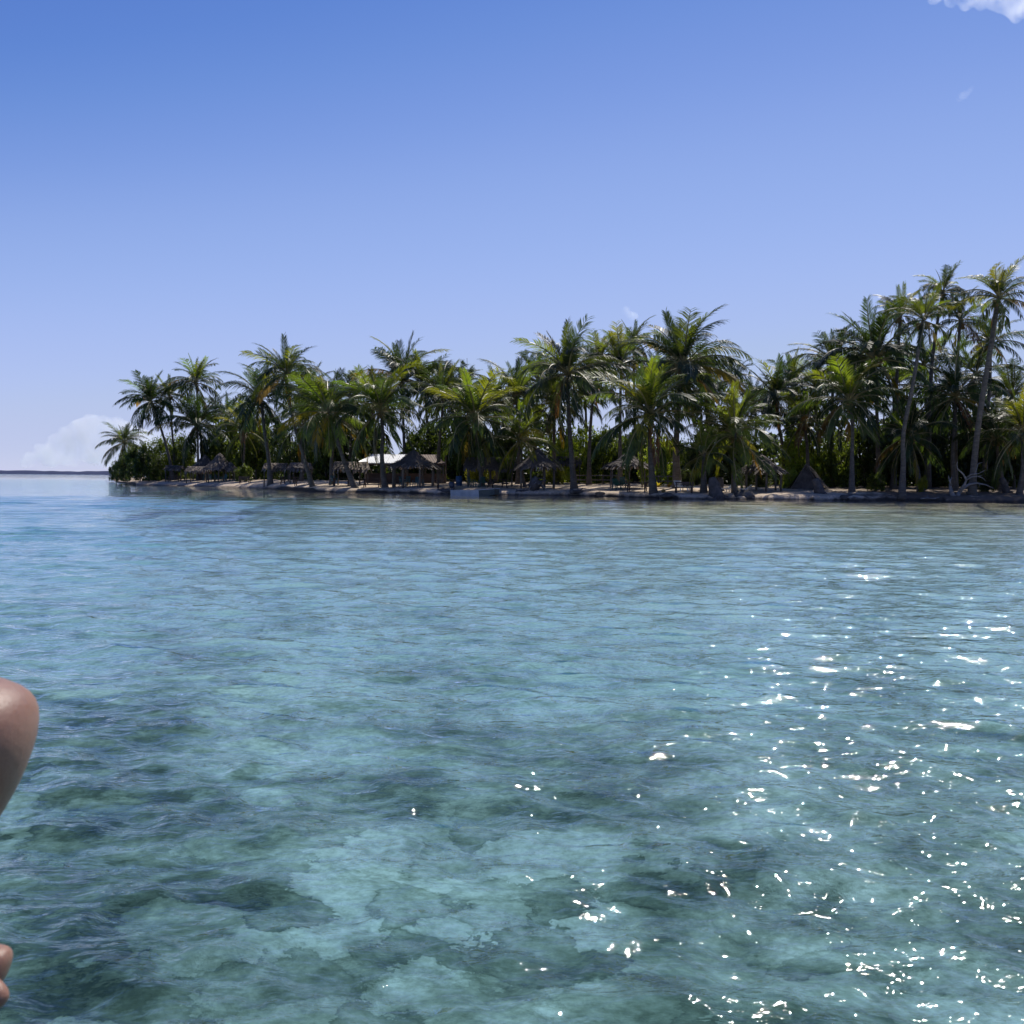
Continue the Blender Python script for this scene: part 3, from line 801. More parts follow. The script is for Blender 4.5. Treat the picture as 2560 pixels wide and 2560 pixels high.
# ---- broadleaf trees and shrubs
M_LEAF = leaf_mat('broad_leaves', 0.42, 0.52, True, spec=0.4)
def leafy_crown(seed, n=2600, lobes=9, leaf=0.24, flat=0.8):
    """leaf faces in uneven clumps filling a unit crown (radius about 1, base at 0)"""
    rnd = random.Random(seed)
    mb = MB()
    cl = []
    for k in range(lobes * 6):
        a = rnd.uniform(0, 6.28); rr = math.sqrt(rnd.random()) * 0.85
        z = 0.04 + rnd.random() ** 0.9 * 1.02 * (1 - 0.5 * rr * rr)
        cl.append((Vector((rr * math.cos(a), rr * math.sin(a), z)), rnd.uniform(0.12, 0.26)))
    for k in range(n):
        c, r = rnd.choice(cl)
        d = Vector((rnd.gauss(0, 1), rnd.gauss(0, 1), rnd.gauss(0, 0.8)))
        p = c + d.normalized() * r * rnd.random() ** 0.4
        p.z = max(p.z, 0.03)
        ax = Vector((rnd.gauss(0, 1), rnd.gauss(0, 1), rnd.gauss(-0.3, 0.6))).normalized()
        wv = ax.cross(Vector((rnd.gauss(0, 0.5), rnd.gauss(0, 0.5), 1))).normalized()
        ln = leaf * rnd.uniform(0.6, 1.2) * 0.5; w = ln * 0.5
        mb.quad(p - ax * ln, p + wv * w, p + ax * ln, p - wv * w)
    return mb.mesh('crown', M_LEAF)
def bare_trunk(seed):
    rnd = random.Random(seed); mb = MB()
    mb.tube([(0, 0, -0.08), (0.02, 0, 0.2), (-0.02, 0.02, 0.5)], [0.05, 0.035, 0.03], 7)
    for k in range(7):
        a = k * 0.9; e = rnd.uniform(0.35, 0.7)
        mb.tube([(0, 0, rnd.uniform(0.15, 0.45)), (0.3 * math.cos(a), 0.3 * math.sin(a), 0.35 + e * 0.4), (0.6 * math.cos(a), 0.6 * math.sin(a), 0.45 + e * 0.7)], [0.025, 0.016, 0.006], 5)
    return mb.mesh('trunk', M_WOOD, True)
CROWNS = [leafy_crown(3, 7200, 12, 0.10), leafy_crown(8, 6600, 12, 0.115), leafy_crown(12, 8200, 14, 0.085)]
TRUNKS = [bare_trunk(1), bare_trunk(2)]

def bush(name, label, px, s, w_px, top_py, seed=0, col=(0.07, 0.10, 0.03), cat='shrub', group='shrubs and broadleaf trees on the islet'):
    b = ground(px, s)
    rnd = random.Random(seed)
    h = at(px, top_py, b.y).z - b.z
    r = w_px / (F / b.y)
    root = empty(name, b, rnd.uniform(0, 6.28), label, cat, group)
    root.scale = (r, r * 0.9, h / 1.12)
    o = bpy.data.objects.new('trunk', TRUNKS[seed % 2]); link(o, root)
    o = bpy.data.objects.new('crown', CROWNS[seed % 3]); link(o, root); o.color = (*col, 1)
    return root

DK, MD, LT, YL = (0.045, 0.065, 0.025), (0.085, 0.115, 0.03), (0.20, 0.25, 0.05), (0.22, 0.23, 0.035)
BUSHES = [
 ('shore_shrub', 'rounded dark shrub hanging over the water at the islet\'s left tip', 318, 3, 36, 1120, DK),
 ('shore_shrub', 'tall dark shrub between the small tip palm and the flat shelters', 350, 10, 40, 1102, DK),
 ('broadleaf_tree', 'dark leafy tree behind the leaning shaggy palm', 402, 14, 46, 1085, MD),
 ('shore_shrub', 'dark shrub on the sand spit left of the flat shelters', 372, 5, 46, 1122, DK),
 ('shore_shrub', 'low shrub reaching out over the water, leftmost on the islet', 290, 4, 20, 1152, DK),
 ('broadleaf_tree', 'leafy tree behind the flat shelters on the left', 445, 16, 55, 1075, MD),
 ('broadleaf_tree', 'leafy tree filling the gap behind the cone huts', 560, 20, 62, 1040, MD),
 ('broadleaf_tree', 'leafy tree behind the wide dark palm', 640, 22, 60, 1040, MD),
 ('broadleaf_tree', 'dark leafy tree behind the curving palm trunk', 725, 24, 62, 1045, DK),
 ('broadleaf_tree', 'leafy tree behind the leaning palms', 815, 26, 66, 1030, MD),
 ('broadleaf_tree', 'dark leafy tree behind the white roof', 905, 30, 66, 1030, DK),
 ('broadleaf_tree', 'leafy tree right behind the big cone hut', 1065, 28, 66, 1040, MD),
 ('broadleaf_tree', 'leafy tree behind the skiff', 1150, 26, 66, 1050, MD),
 ('broadleaf_tree', 'dark leafy tree behind the long thatch shelter', 1250, 26, 66, 1050, DK),
 ('sea_almond_tree', 'bright leafy sea almond behind the open sand', 1440, 20, 78, 1045, LT),
 ('sea_almond_tree', 'dark leafy tree between the pale trunk and the dark cone hut', 1510, 22, 56, 1065, MD),
 ('sea_almond_tree', 'bright leafy bush behind the foreground palm and picnic table', 1650, 15, 64, 1085, LT),
 ('broadleaf_tree', 'dark leafy tree behind the white loungers', 1742, 18, 60, 1080, DK),
 ('broadleaf_tree', 'dark leafy tree behind the leaning stump', 1830, 20, 66, 1060, DK),
 ('sea_almond_tree', 'bright leafy thicket beside the ragged hut', 2000, 14, 66, 1078, LT),
 ('broadleaf_tree', 'dark leafy tree right of the thatched tent', 2085, 14, 62, 1075, MD),
 ('broadleaf_tree', 'dark leafy tree behind the mid height palm', 2160, 16, 72, 1050, DK),
 ('broadleaf_tree', 'dark leafy tree behind the S curved trunk', 2250, 18, 76, 1030, DK),
 ('broadleaf_tree', 'dark leafy tree in the shade of the tall group', 2345, 18, 76, 1000, DK),
 ('broadleaf_tree', 'dark leafy tree behind the thick smooth trunk', 2440, 18, 76, 1015, DK),
 ('broadleaf_tree', 'dark leafy tree at the right edge', 2535, 16, 76, 1040, DK),
 ('shore_shrub', 'low shrub behind the thatched tent', 1975, 9, 24, 1165, LT),
 ('ground_shrub', 'small yellow green shrub near the S curved trunk\'s foot', 2306, 5, 15, 1188, YL),
 ('ground_shrub', 'low dark shrub by the mid height palm\'s foot', 2190, 6, 26, 1180, MD),
 ('ground_shrub', 'low dark shrub behind the dead branches', 2470, 6, 30, 1165, DK),
 ('ground_shrub', 'low shrub under the cone huts\' eaves', 610, 8, 24, 1160, MD),
 ('ground_shrub', 'low bushy shrub behind the white loungers', 1715, 10, 22, 1170, DK),
 ('ground_shrub', 'low bushy shrub behind the ragged hut', 1890, 12, 46, 1160, DK),
 ('ground_shrub', 'low bushy shrub behind the long thatch shelter', 1200, 16, 40, 1150, YL),
 ('ground_shrub', 'low bushy shrub right of the root tangle', 1385, 14, 30, 1160, YL),
]
for i, (nm, lab, px, s, w, top, c) in enumerate(BUSHES):
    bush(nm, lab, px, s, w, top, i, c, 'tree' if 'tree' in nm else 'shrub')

# ---- feathery casuarinas behind the palms
def casuarina(label, px, s, top_py, w_px, seed):
    rnd = random.Random(seed)
    b = ground(px, s)
    h = at(px, top_py, b.y).z - b.z; w = w_px / (F / b.y)
    root = empty('casuarina_tree', b, 0, label, 'tree', 'feathery casuarinas behind the palms')
    mb = MB(); mb.tube([(0, 0, -.3), (0.1, 0, h * .5), (0, 0, h)], [0.16, 0.1, 0.02], 7)
    tips = []
    for k in range(34):
        z = h * rnd.uniform(0.25, 0.97); a = rnd.uniform(0, 6.28); ln = w * (1.15 - z / h) * rnd.uniform(0.6, 1.1) + 0.3
        e = Vector((math.cos(a) * ln, math.sin(a) * ln, z + ln * rnd.uniform(0.5, 1.0)))
        mb.tube([(0, 0, z), (e.x * 0.5, e.y * .5, z + (e.z - z) * .35), e], [0.035, 0.022, 0.006], 4)
        tips.append((Vector((0, 0, z)), e))
    mb.build('trunk', M_WOOD, root, True)
    mc = MB()
    for a, e in tips:
        for k in range(80):
            t = rnd.uniform(0.25, 1.05); p = a.lerp(e, t)
            d = ((e - a).normalized() * 0.7 + Vector((rnd.gauss(0, .5), rnd.gauss(0, .5), rnd.gauss(0.1, .5)))).normalized()
            ln = rnd.uniform(0.2, 0.5)
            wv = d.cross(Vector((rnd.gauss(0, 1), rnd.gauss(0, 1), 0.3))).normalized() * 0.016
            mc.tri(p - wv, p + wv, p + d * ln)
    o = mc.build('crown', M_LEAF, root); o.color = (0.05, 0.07, 0.045, 1)
casuarina('feathery casuarina poking up beside the left cluster of palms', 538, 22, 968, 30, 1)
casuarina('feathery casuarina between the bright leaning palm and the white roof palm', 872, 26, 925, 38, 2)
casuarina('feathery casuarina behind the frayed crown', 1165, 26, 895, 34, 3)
casuarina('feathery casuarina top at the far right behind the palms', 2515, 22, 975, 40, 4)

# ---- the wood behind, which reads as one mass
def thicket():
    rnd = random.Random(77); mb = MB()
    for k in range(56000):
        px = rnd.uniform(420, 2900)
        s = rnd.uniform(24, 44)
        b = ground(px, s)
        top = 1086 + 26 * math.sin(px / 37.0) + 18 * math.sin(px / 13.0 + 1) + (-60 if px > 1960 else 0) - 12 * math.sin(px / 91.0)
        if px < 640: top += (640 - px) * 0.22
        hmax = at(px, top, b.y).z - b.z
        z = b.z + hmax * (rnd.random() if k % 3 else rnd.random() * 0.35)
        p = Vector((b.x, b.y, z))
        ax = Vector((rnd.gauss(0, 1), rnd.gauss(0, 1), rnd.gauss(-0.3, 0.7))).normalized()
        wv = ax.cross(Vector((rnd.gauss(0, 0.6), rnd.gauss(0, 0.6), 1))).normalized()
        ln = rnd.uniform(0.2, 0.5); w = ln * 0.55
        mb.quad(p - ax * ln, p + wv * w, p + ax * ln, p - wv * w)
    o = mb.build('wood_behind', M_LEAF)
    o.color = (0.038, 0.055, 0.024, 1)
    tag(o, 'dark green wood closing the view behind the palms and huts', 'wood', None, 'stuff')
thicket()
# ------------------------------------------------------------------ huts
M_THATCH = mat_rough('grey_thatch', (0.085, 0.072, 0.065), (0.17, 0.145, 0.13), 5, 0.85, 0.5, 0.3, 20)
M_THATCH_PALE = mat_rough('sun_bleached_thatch', (0.24, 0.19, 0.145), (0.40, 0.33, 0.26), 5, 0.8, 0.4, 0.3, 20)
M_POST = mat_rough('weathered_post', (0.10, 0.085, 0.07), (0.20, 0.17, 0.14), 3, 0.85, 0.4, 0.2, 12, (1, 1, 0.3))
M_DARKWOOD = mat_rough('dark_stained_wood', (0.05, 0.032, 0.026), (0.085, 0.055, 0.045), 4, 0.6, 0.2, 0.35, 14, (0.3, 1, 1))
M_GREYWOOD = mat_rough('grey_planks', (0.13, 0.115, 0.10), (0.24, 0.21, 0.185), 4, 0.8, 0.3, 0.25, 14, (0.3, 1, 1))
M_WHITE = mat_rough('white_plastic', (0.68, 0.67, 0.64), (0.80, 0.79, 0.76), 2, 0.4, 0.03, 0.5)
M_GREEN = mat_rough('green_plastic', (0.015, 0.07, 0.055), (0.025, 0.11, 0.085), 2, 0.4, 0.03, 0.5)
M_TEAL = mat_rough('teal_plastic', (0.02, 0.085, 0.10), (0.03, 0.12, 0.14), 2, 0.45, 0.03, 0.5)
M_ROOF = mat_rough('white_metal_sheet', (0.50, 0.52, 0.55), (0.62, 0.64, 0.67), 1.2, 0.4, 0.05, 0.5)
M_ROOF_BROWN = mat_rough('brown_metal_sheet', (0.09, 0.055, 0.04), (0.17, 0.11, 0.08), 2, 0.7, 0.2, 0.3)
M_HULL = mat_rough('chalky_white_paint', (0.36, 0.39, 0.42), (0.56, 0.59, 0.62), 1.6, 0.5, 0.08, 0.4)
M_HULL2 = mat_rough('grey_green_paint', (0.06, 0.075, 0.07), (0.11, 0.13, 0.12), 2, 0.6, 0.1, 0.4)
M_MOTOR = mat_rough('dark_blue_cowling', (0.03, 0.04, 0.06), (0.05, 0.06, 0.085), 3, 0.35, 0.03, 0.5)
M_BLUE = mat_rough('blue_barrel_plastic', (0.02, 0.07, 0.16), (0.03, 0.10, 0.22), 3, 0.5, 0.05, 0.5)
M_DRIFT = mat_rough('bleached_driftwood', (0.15, 0.145, 0.14), (0.28, 0.265, 0.25), 4, 0.85, 0.4, 0.2, 14)
M_STUMP = mat_rough('rotting_stump', (0.07, 0.062, 0.058), (0.14, 0.125, 0.115), 3, 0.95, 0.8, 0.15, 10)
M_ROCK = mat_rough('dark_shore_rock', (0.06, 0.055, 0.05), (0.15, 0.135, 0.12), 2, 0.9, 0.7, 0.2, 8)
M_CORAL = mat_rough('coral_boulder', (0.22, 0.23, 0.16), (0.60, 0.59, 0.46), 2.4, 0.95, 0.8, 0.05, 7)
M_CORAL_DK = mat_rough('weedy_boulder', (0.06, 0.075, 0.05), (0.22, 0.24, 0.16), 2.6, 0.95, 0.8, 0.05, 7)

def shingles(mb, rnd, a, b, c, d, rows, step, ln, w, over=0.22, pale=0.0):
    """ragged strips of palm thatch covering the quad a-b (eave) c-d (ridge, d above a)"""
    a, b, c, d = map(Vector, (a, b, c, d))
    nrm = (b - a).cross(d - a).normalized()
    if nrm.z < 0: nrm = -nrm
    mb.quad(a, b, c, d)
    for r in range(rows):
        t = (r + 0.15) / rows
        p0, p1 = a.lerp(d, t), b.lerp(c, t)
        n = max(2, int((p1 - p0).length / step))
        down = ((a - d) * 0.5 + (b - c) * 0.5).normalized()
        for k in range(n):
            u = (k + rnd.uniform(-0.3, 1.3)) / n
            top = p0.lerp(p1, min(max(u, 0), 1)) - down * (ln * 0.35) + nrm * 0.02
            l2 = ln * rnd.uniform(0.7, 1.25) * (1.25 if r == 0 else 1)
            dn = (down + nrm * rnd.uniform(0.0, 0.12) + Vector((0, 0, -over if r == 0 else 0)) + (p1 - p0).normalized() * rnd.uniform(-0.25, 0.25)).normalized()
            sd = (p1 - p0).normalized() * w * rnd.uniform(0.35, 0.7)
            e = top + dn * l2 + nrm * rnd.uniform(0.02, 0.09)
            mb.quad(top - sd, top + sd, e + sd * 0.5, e - sd * 0.6, 1 if rnd.random() < pale else 0)

def cone_roof(mb, rnd, rx, ry, z0, z1, sides=10, pale=0.06, cap=0.06, curve=0.0):
    for k in range(sides):
        a0, a1 = 2 * math.pi * k / sides, 2 * math.pi * (k + 1) / sides
        p = lambda a, r, z: Vector((rx * r * math.cos(a), ry * r * math.sin(a), z))
        zm = z0 + (z1 - z0) * (0.5 - curve)
        # two pitches: a gentle skirt and a steeper cap
        shingles(mb, rnd, p(a0, 1, z0), p(a1, 1, z0), p(a1, .5, zm), p(a0, .5, zm), 5, 0.16, 0.55, 0.16, pale=pale)
        shingles(mb, rnd, p(a0, .5, zm), p(a1, .5, zm), p(a1, cap, z1), p(a0, cap, z1), 5, 0.16, 0.5, 0.16, 0.0, pale=pale)

def hut_dims(px, s, half_px, eave_py, apex_py):
    b = ground(px, s)
    k = F / b.y
    return b, half_px / k, at(px, eave_py, b.y).z - b.z, at(px, apex_py, b.y).z - b.z

def cone_hut(label, px, s, half_px, eave_py, apex_py, posts=8, seed=0, pale=0.06, depth=1.0, curve=0.06, name='thatched_hut', rails=False, group='thatched huts and shelters along the beach', r=0.075):
    rnd = random.Random(seed)
    b, rx, ze, za = hut_dims(px, s, half_px, eave_py, apex_py)
    root = empty(name, b, 0, label, 'hut', group)
    ry = rx * depth
    mb = MB(); cone_roof(mb, rnd, rx, ry, ze, za, 10, pale, 0.06, curve)
    roof = mb.build('thatch_roof', [M_THATCH, M_THATCH_PALE], root)
    mk = MB(); mk.tube([(0, 0, za - .22), (0, 0, za - .02), (0, 0, za + .12)], [rx * .10, rx * .07, rx * 0.02], 8)
    mk.build('ridge_cap', M_THATCH, roof)
    for k in range(posts):
        a = 2 * math.pi * (k + 0.5) / posts
        x, y = rx * 0.80 * math.cos(a), ry * 0.80 * math.sin(a)
        zt = ze + (za - ze) * 0.18
        mb = MB(); mb.tube([(x, y, -0.5), (x + rnd.uniform(-.04, .04), y, zt * 0.5), (x, y, zt)], [r * 1.1, r, r * .95], 7)
        mb.build('post', M_POST, root, True)
    mb = MB()
    for k in range(posts):
        a, a2 = 2 * math.pi * (k + 0.5) / posts, 2 * math.pi * (k + 1.5) / posts
        mb.bar((rx * .8 * math.cos(a), ry * .8 * math.sin(a), ze + .02), (rx * .8 * math.cos(a2), ry * .8 * math.sin(a2), ze + .02), 0.08, 0.1)
        if rails and k % 2: mb.bar((rx * .8 * math.cos(a), ry * .8 * math.sin(a), 0.9), (rx * .8 * math.cos(a2), ry * .8 * math.sin(a2), 0.9), 0.05, 0.08)
    mb.build('eave_beam', M_POST, root)
    return root

def lean_shelter(label, px, s, half_px, eave_py, top_py, seed=0, pale=0.3, depth=2.2, posts=4):
    """flat-topped shelter: two short thatched slopes on posts"""
    rnd = random.Random(seed)
    b, w, ze, zt = hut_dims(px, s, half_px, eave_py, top_py)
    root = empty('thatched_shelter', b, 0, label, 'shelter', 'thatched huts and shelters along the beach')
    d = depth / 2
    mb = MB()
    shingles(mb, rnd, (-w, -d, ze), (w, -d, ze), (w * .92, 0, zt), (-w * .92, 0, zt), 6, 0.13, 0.5, 0.15, 0.5, pale)
    shingles(mb, rnd, (w, d, ze), (-w, d, ze), (-w * .92, 0, zt), (w * .92, 0, zt), 6, 0.16, 0.5, 0.15, 0.4, pale)
    mb.tri((-w, -d, ze), (-w * .92, 0, zt), (-w, d, ze)); mb.tri((w, -d, ze), (w, d, ze), (w * .92, 0, zt))
    mb.build('thatch_roof', [M_THATCH, M_THATCH_PALE], root)
    for x in ((-.85, .85) if posts == 4 else (-.85, 0, .85)):
        for y in (-.8, .8):
            mb = MB(); mb.tube([(x * w, y * d, -.5), (x * w + rnd.uniform(-.05, .05), y * d, ze * .5), (x * w, y * d, ze + .1)], [.07, .06, .06], 7)
            mb.build('post', M_POST, root, True)
    mb = MB()
    for y in (-.8, .8): mb.bar((-w * .95, y * d, ze + .06), (w * .95, y * d, ze + .06), .08, .08)
    mb.build('eave_beam', M_POST, root)
    return root

cone_hut('round cone hut with grey thatch, front one of the left pair', 549, 7.5, 41, 1172, 1134, 7, 1, .1, 1, .04)
cone_hut('round cone hut with grey thatch, half hidden behind the left pair\'s front hut', 512, 12, 40, 1172, 1138, 7, 2, .2)
cone_hut('small ragged thatched hut joined to the right of the left pair', 575, 9.5, 22, 1174, 1156, 5, 3, .2)
lean_shelter('low flat thatched shelter on the sand spit, leftmost of all', 438, 6, 22, 1172, 1164, 4, .3)
lean_shelter('flat thatched shelter beside the leftmost one', 494, 5, 27, 1179, 1166, 5, .35)
lean_shelter('thatched shelter with a pale sunlit ridge behind the bare grey trunk', 690, 6, 30, 1172, 1158, 6, .55)
lean_shelter('dark low thatched shelter behind the curving palm trunk', 752, 8, 26, 1172, 1157, 7, .05)
lean_shelter('thatched shelter with pale bent roof fronds beside the leaning trunk', 878, 5, 44, 1174, 1154, 8, .6, posts=6)
cone_hut('largest round cone hut in front of the white metal roof', 1033, 4, 66, 1166, 1127, 8, 9, .05, 1, .10, r=.1)
lean_shelter('long dark thatched shelter behind the white skiff', 1225, 7, 64, 1172, 1143, 10, .04, 3.4, posts=6)
cone_hut('cone hut with a pale sunlit right slope over the root tangle', 1343, 3.2, 55, 1167, 1125, 8, 11, .12, 1, .05, rails=True)
lean_shelter('far thatched shelter behind the dark straight trunk', 1420, 18, 32, 1160, 1141, 12, .1)
cone_hut('dark open cone hut behind the picnic table', 1568, 6.5, 58, 1166, 1134, 6, 13, .03, 1, .05, r=.06)
cone_hut('ragged dark cone hut right of the yellow hanging fronds', 1902, 4.5, 62, 1178, 1138, 6, 14, .16, 1, .05, r=.085)

def tent_hut():
    rnd = random.Random(41)
    b, w, ze, za = hut_dims(2018, 9.0, 41, 1205, 1164)
    root = empty('thatched_tent', b, R(-22), 'small A shaped thatched tent standing on the sand', 'hut', 'thatched huts and shelters along the beach')
    d = 1.4
    mb = MB()
    shingles(mb, rnd, (-w, d, 0.05), (-w, -d, 0.05), (0, -d, za), (0, d, za), 8, .14, .5, .15, 0.0, .05)
    shingles(mb, rnd, (w, -d, 0.25), (w, d, 0.25), (0, d, za), (0, -d, za), 8, .14, .5, .15, 0.1, .45)
    mb.build('thatch_roof', [M_THATCH, M_THATCH_PALE], root)
    mb = MB(); mb.tri((-w * .95, -d + .1, 0), (w * .95, -d + .1, 0), (0, -d + .1, za * .97)); mb.build('gable_wall', M_STUMP, root)
    mb = MB(); mb.tri((-w * .95, d - .1, 0), (0, d - .1, za * .97), (w * .95, d - .1, 0)); mb.build('gable_wall', M_STUMP, root)
    for x in (-1, 1):
        mb = MB(); mb.tube([(x * w, -d - .06, -0.3), (0, -d - .06, za + .1)], [.05, .05], 6); mb.build('pole', M_POST, root)
tent_hut()

def pavilion():
    b = ground(1006, 11)
    k = F / b.y
    zE = at(1006, 1158, b.y).z - b.z; zR = at(1006, 1135, b.y).z - b.z
    root = empty('open_pavilion', b, 0, 'open sided pavilion with a white metal roof behind the largest cone hut', 'pavilion')
    x0, x1 = (898 - 1006) / k, (1118 - 1006) / k
    n = 9
    for i in range(n):                       # corrugated sheets lying side by side
        a, c = x0 + (x1 - x0) * i / n, x0 + (x1 - x0) * (i + 1) / n - 0.015
        f0, f1 = max(0.0, 1 - i / 1.3), max(0.0, 1 - (n - 1 - i) / 1.3)
        ra, rc = a + (1.1 if i == 0 else 0), c - (1.4 if i == n - 1 else 0)
        mb = MB(); m = 12
        y0, y1 = -1.9, 2.1
        for q in range(m):
            u0, u1 = q / m, (q + 1) / m
            w0, w1 = 0.03 * math.sin(u0 * m * math.pi / 1.0 + .8), 0.03 * math.sin(u1 * m * math.pi / 1.0 + .8)
            mb.quad((a + (c - a) * u0, y0, zE + w0), (a + (c - a) * u1, y0, zE + w1), (ra + (rc - ra) * u1, y1, zR + w1), (ra + (rc - ra) * u0, y1, zR + w0))
        mb.box(((a + c) / 2, y0 + .03, zE - .05), (c - a, 0.05, 0.09))
        mb.build('roof_sheet', M_ROOF if i < 6 else M_ROOF_BROWN, root)  # the right-hand sheets are brown, the rest white
    for i in range(5):
        x = x0 + .3 + (x1 - x0 - .6) * i / 4
        for y, z in ((-1.7, zE), (1.9, zR)):
            mb = MB(); mb.tube([(x, y, -.4), (x, y, z - .06)], [.08, .075], 7); mb.build('post', M_POST, root)
    mb = MB(); mb.bar((x0 + .1, -1.7, zE - .16), (x1 - .1, -1.7, zE - .16), .1, .14); mb.build('front_beam', M_DARKWOOD, root)
    mb = MB(); mb.box(((x0 + x1) / 2, 1.6, .5), (x1 - x0 - .5, .08, 1.0)); mb.build('back_wall', M_DARKWOOD, root)
    mb = MB(); mb.box(((x0 + x1) / 2 - 1.5, -.9, .92), (3.4, .6, .07)); mb.box(((x0 + x1) / 2 - 1.5, -.9, .44), (3.2, .5, .88)); mb.build('counter', M_DARKWOOD, root)
pavilion()

# ------------------------------------------------------------------ furniture
def table_parts():
    P = []
    mb = MB()
    for k in range(5): mb.box((0, -.30 + .15 * k, .74), (1.85, .14, .045))
    P.append(('tabletop', mb.mesh('tabletop', M_DARKWOOD)))
    for y in (-.66, .66):
        mb = MB(); mb.box((0, y - .07, .44), (1.85, .13, .045)); mb.box((0, y + .07, .44), (1.85, .13, .045))
        P.append(('bench_seat', mb.mesh('bench_seat', M_DARKWOOD)))
    for x in (-.68, .68):
        for y in (-1, 1):
            mb = MB(); mb.bar((x, y * .26, .715), (x, y * .62, -.05), .09, .05); P.append(('leg', mb.mesh('leg', M_DARKWOOD)))
        mb = MB(); mb.box((x + .05, 0, .39), (.045, 1.5, .09)); P.append(('crossbar', mb.mesh('crossbar', M_DARKWOOD)))
    return P
TABLE = table_parts()
def chair_parts(mat):
    P = []
    mb = MB(); mb.box((0, 0, .43), (.46, .44, .035)); P.append(('seat', mb.mesh('seat', mat)))
    mb = MB(); rt = Matrix.Rotation(R(-14), 3, 'X')
    for k in range(5): mb.box((-.18 + .09 * k, .28, .67), (.065, .03, .44), rt)
    mb.box((0, .335, .90), (.46, .035, .07), rt)
    P.append(('backrest', mb.mesh('backrest', mat)))
    for x in (-1, 1):
        mb = MB(); mb.box((x * .25, .02, .64), (.05, .46, .03)); mb.bar((x * .25, -.2, .63), (x * .24, -.2, .42), .04, .04); P.append(('armrest', mb.mesh('armrest', mat)))
        for y in (-1, 1):
            mb = MB(); mb.bar((x * .21, y * .19, .42), (x * .25, y * .25, 0), .045, .045); P.append(('leg', mb.mesh('leg', mat)))
    return P
CHAIR_G, CHAIR_T = chair_parts(M_GREEN), chair_parts(M_TEAL)
def lounger_parts():
    P = []
    mb = MB()
    for k in range(6): mb.box((-.5 + .22 * k, 0, .34), (.19, .62, .035))
    mb.box((.05, -.32, .33), (1.35, .05, .07)); mb.box((.05, .32, .33), (1.35, .05, .07))
    P.append(('seat', mb.mesh('seat', M_WHITE)))
    mb = MB(); rt = Matrix.Rotation(R(38), 3, 'Y')
    for k in range(4): mb.box(Vector((-.6, 0, .36)) + rt @ Vector((-.1 - .18 * k, 0, 0.0)), (.16, .60, .035), rt)
    mb.box(Vector((-.6, 0, .36)) + rt @ Vector((-.36, 0, -.025)), (.72, .5, .02), rt)
    P.append(('backrest', mb.mesh('backrest', M_WHITE)))
    for x in (-.5, .6):
        for y in (-.27, .27):
            mb = MB(); mb.bar((x, y, .32), (x * 1.08, y * 1.08, 0), .06, .06); P.append(('leg', mb.mesh('leg', M_WHITE)))
    return P
LOUNGER = lounger_parts()
def bench_parts():
    P = []
    mb = MB()
    for k in range(3): mb.box((0, -.14 + .14 * k, .45), (1.4, .12, .05))
    P.append(('seat', mb.mesh('seat', M_DARKWOOD)))
    mb = MB(); mb.box((0, .24, .78), (1.4, .05, .14)); mb.box((0, .24, .62), (1.4, .05, .10)); P.append(('backrest', mb.mesh('backrest', M_DARKWOOD)))
    for x in (-.6, .6):
        mb = MB(); mb.box((x, -.16, .21), (.08, .08, .44)); P.append(('leg', mb.mesh('leg', M_DARKWOOD)))
        mb = MB(); mb.box((x, .22, .42), (.08, .07, .86)); P.append(('leg', mb.mesh('leg', M_DARKWOOD)))
    return P
BENCH = bench_parts()

def put(name, parts, label, cat, px, s, rz, group=None, tilt=(0, 0), dz=0.0, scale=1.0):
    b = ground(px, s)
    r = empty(name, b + Vector((0, 0, dz)), 0, label, cat, group)
    r.rotation_euler = (R(tilt[0]), R(tilt[1]), R(rz)); r.scale = (scale,) * 3
    for nm, me in parts:
        link(bpy.data.objects.new(nm, me), r)
    return r

TB = 'wooden picnic tables on the beach'
put('picnic_table', TABLE, 'dark picnic table under the big foreground palm', 'picnic table', 1592, 1.9, -14, TB)
put('picnic_table', TABLE, 'dark picnic table between the largest cone hut and the skiff', 'picnic table', 1114, 2.2, 8, TB)
put('picnic_table', TABLE, 'dark picnic table beside the foot of the white roof palm', 'picnic table', 930, 2.4, 0, TB)
put('picnic_table', TABLE, 'dark picnic table behind the right end of the skiff', 'picnic table', 1243, 3.2, 24, TB)
put('picnic_table', TABLE, 'dark picnic table left of the curving palm\'s foot', 'picnic table', 756, 2.6, 4, TB)
put('picnic_table', TABLE, 'dark picnic table behind the bare grey trunk', 'picnic table', 722, 4.0, -8, TB)
put('picnic_table', TABLE, 'dark picnic table right of the leaning palm\'s foot', 'picnic table', 852, 3.2, 12, TB)
put('picnic_table', TABLE, 'dark picnic table under the leftmost flat shelter', 'picnic table', 436, 4.6, 5, TB)
put('bench', BENCH, 'dark wooden bench in front of the upright white lounger', 'bench', 1709, 1.3, 182)
put('bench', BENCH, 'small dark bench on the sand between cone huts and grey trunk', 'bench', 612, 4.0, 170)
LG = 'white plastic sun loungers'
put('sun_lounger', LOUNGER, 'white sun lounger with raised back facing the water behind the bench', 'sun lounger', 1703, 3.6, -82, LG)
put('sun_lounger', LOUNGER, 'white sun lounger turned sideways beside the stubby palm', 'sun lounger', 1744, 3.2, 158, LG)
put('sun_lounger', LOUNGER, 'white sun lounger half hidden behind the leaning stump', 'sun lounger', 1806, 2.6, 195, LG, scale=.85)
put('sun_lounger', LOUNGER, 'white sun lounger just right of the yellow hung palm\'s trunk', 'sun lounger', 1852, 3.0, 176, LG, scale=.7)
CG = 'green plastic chairs'
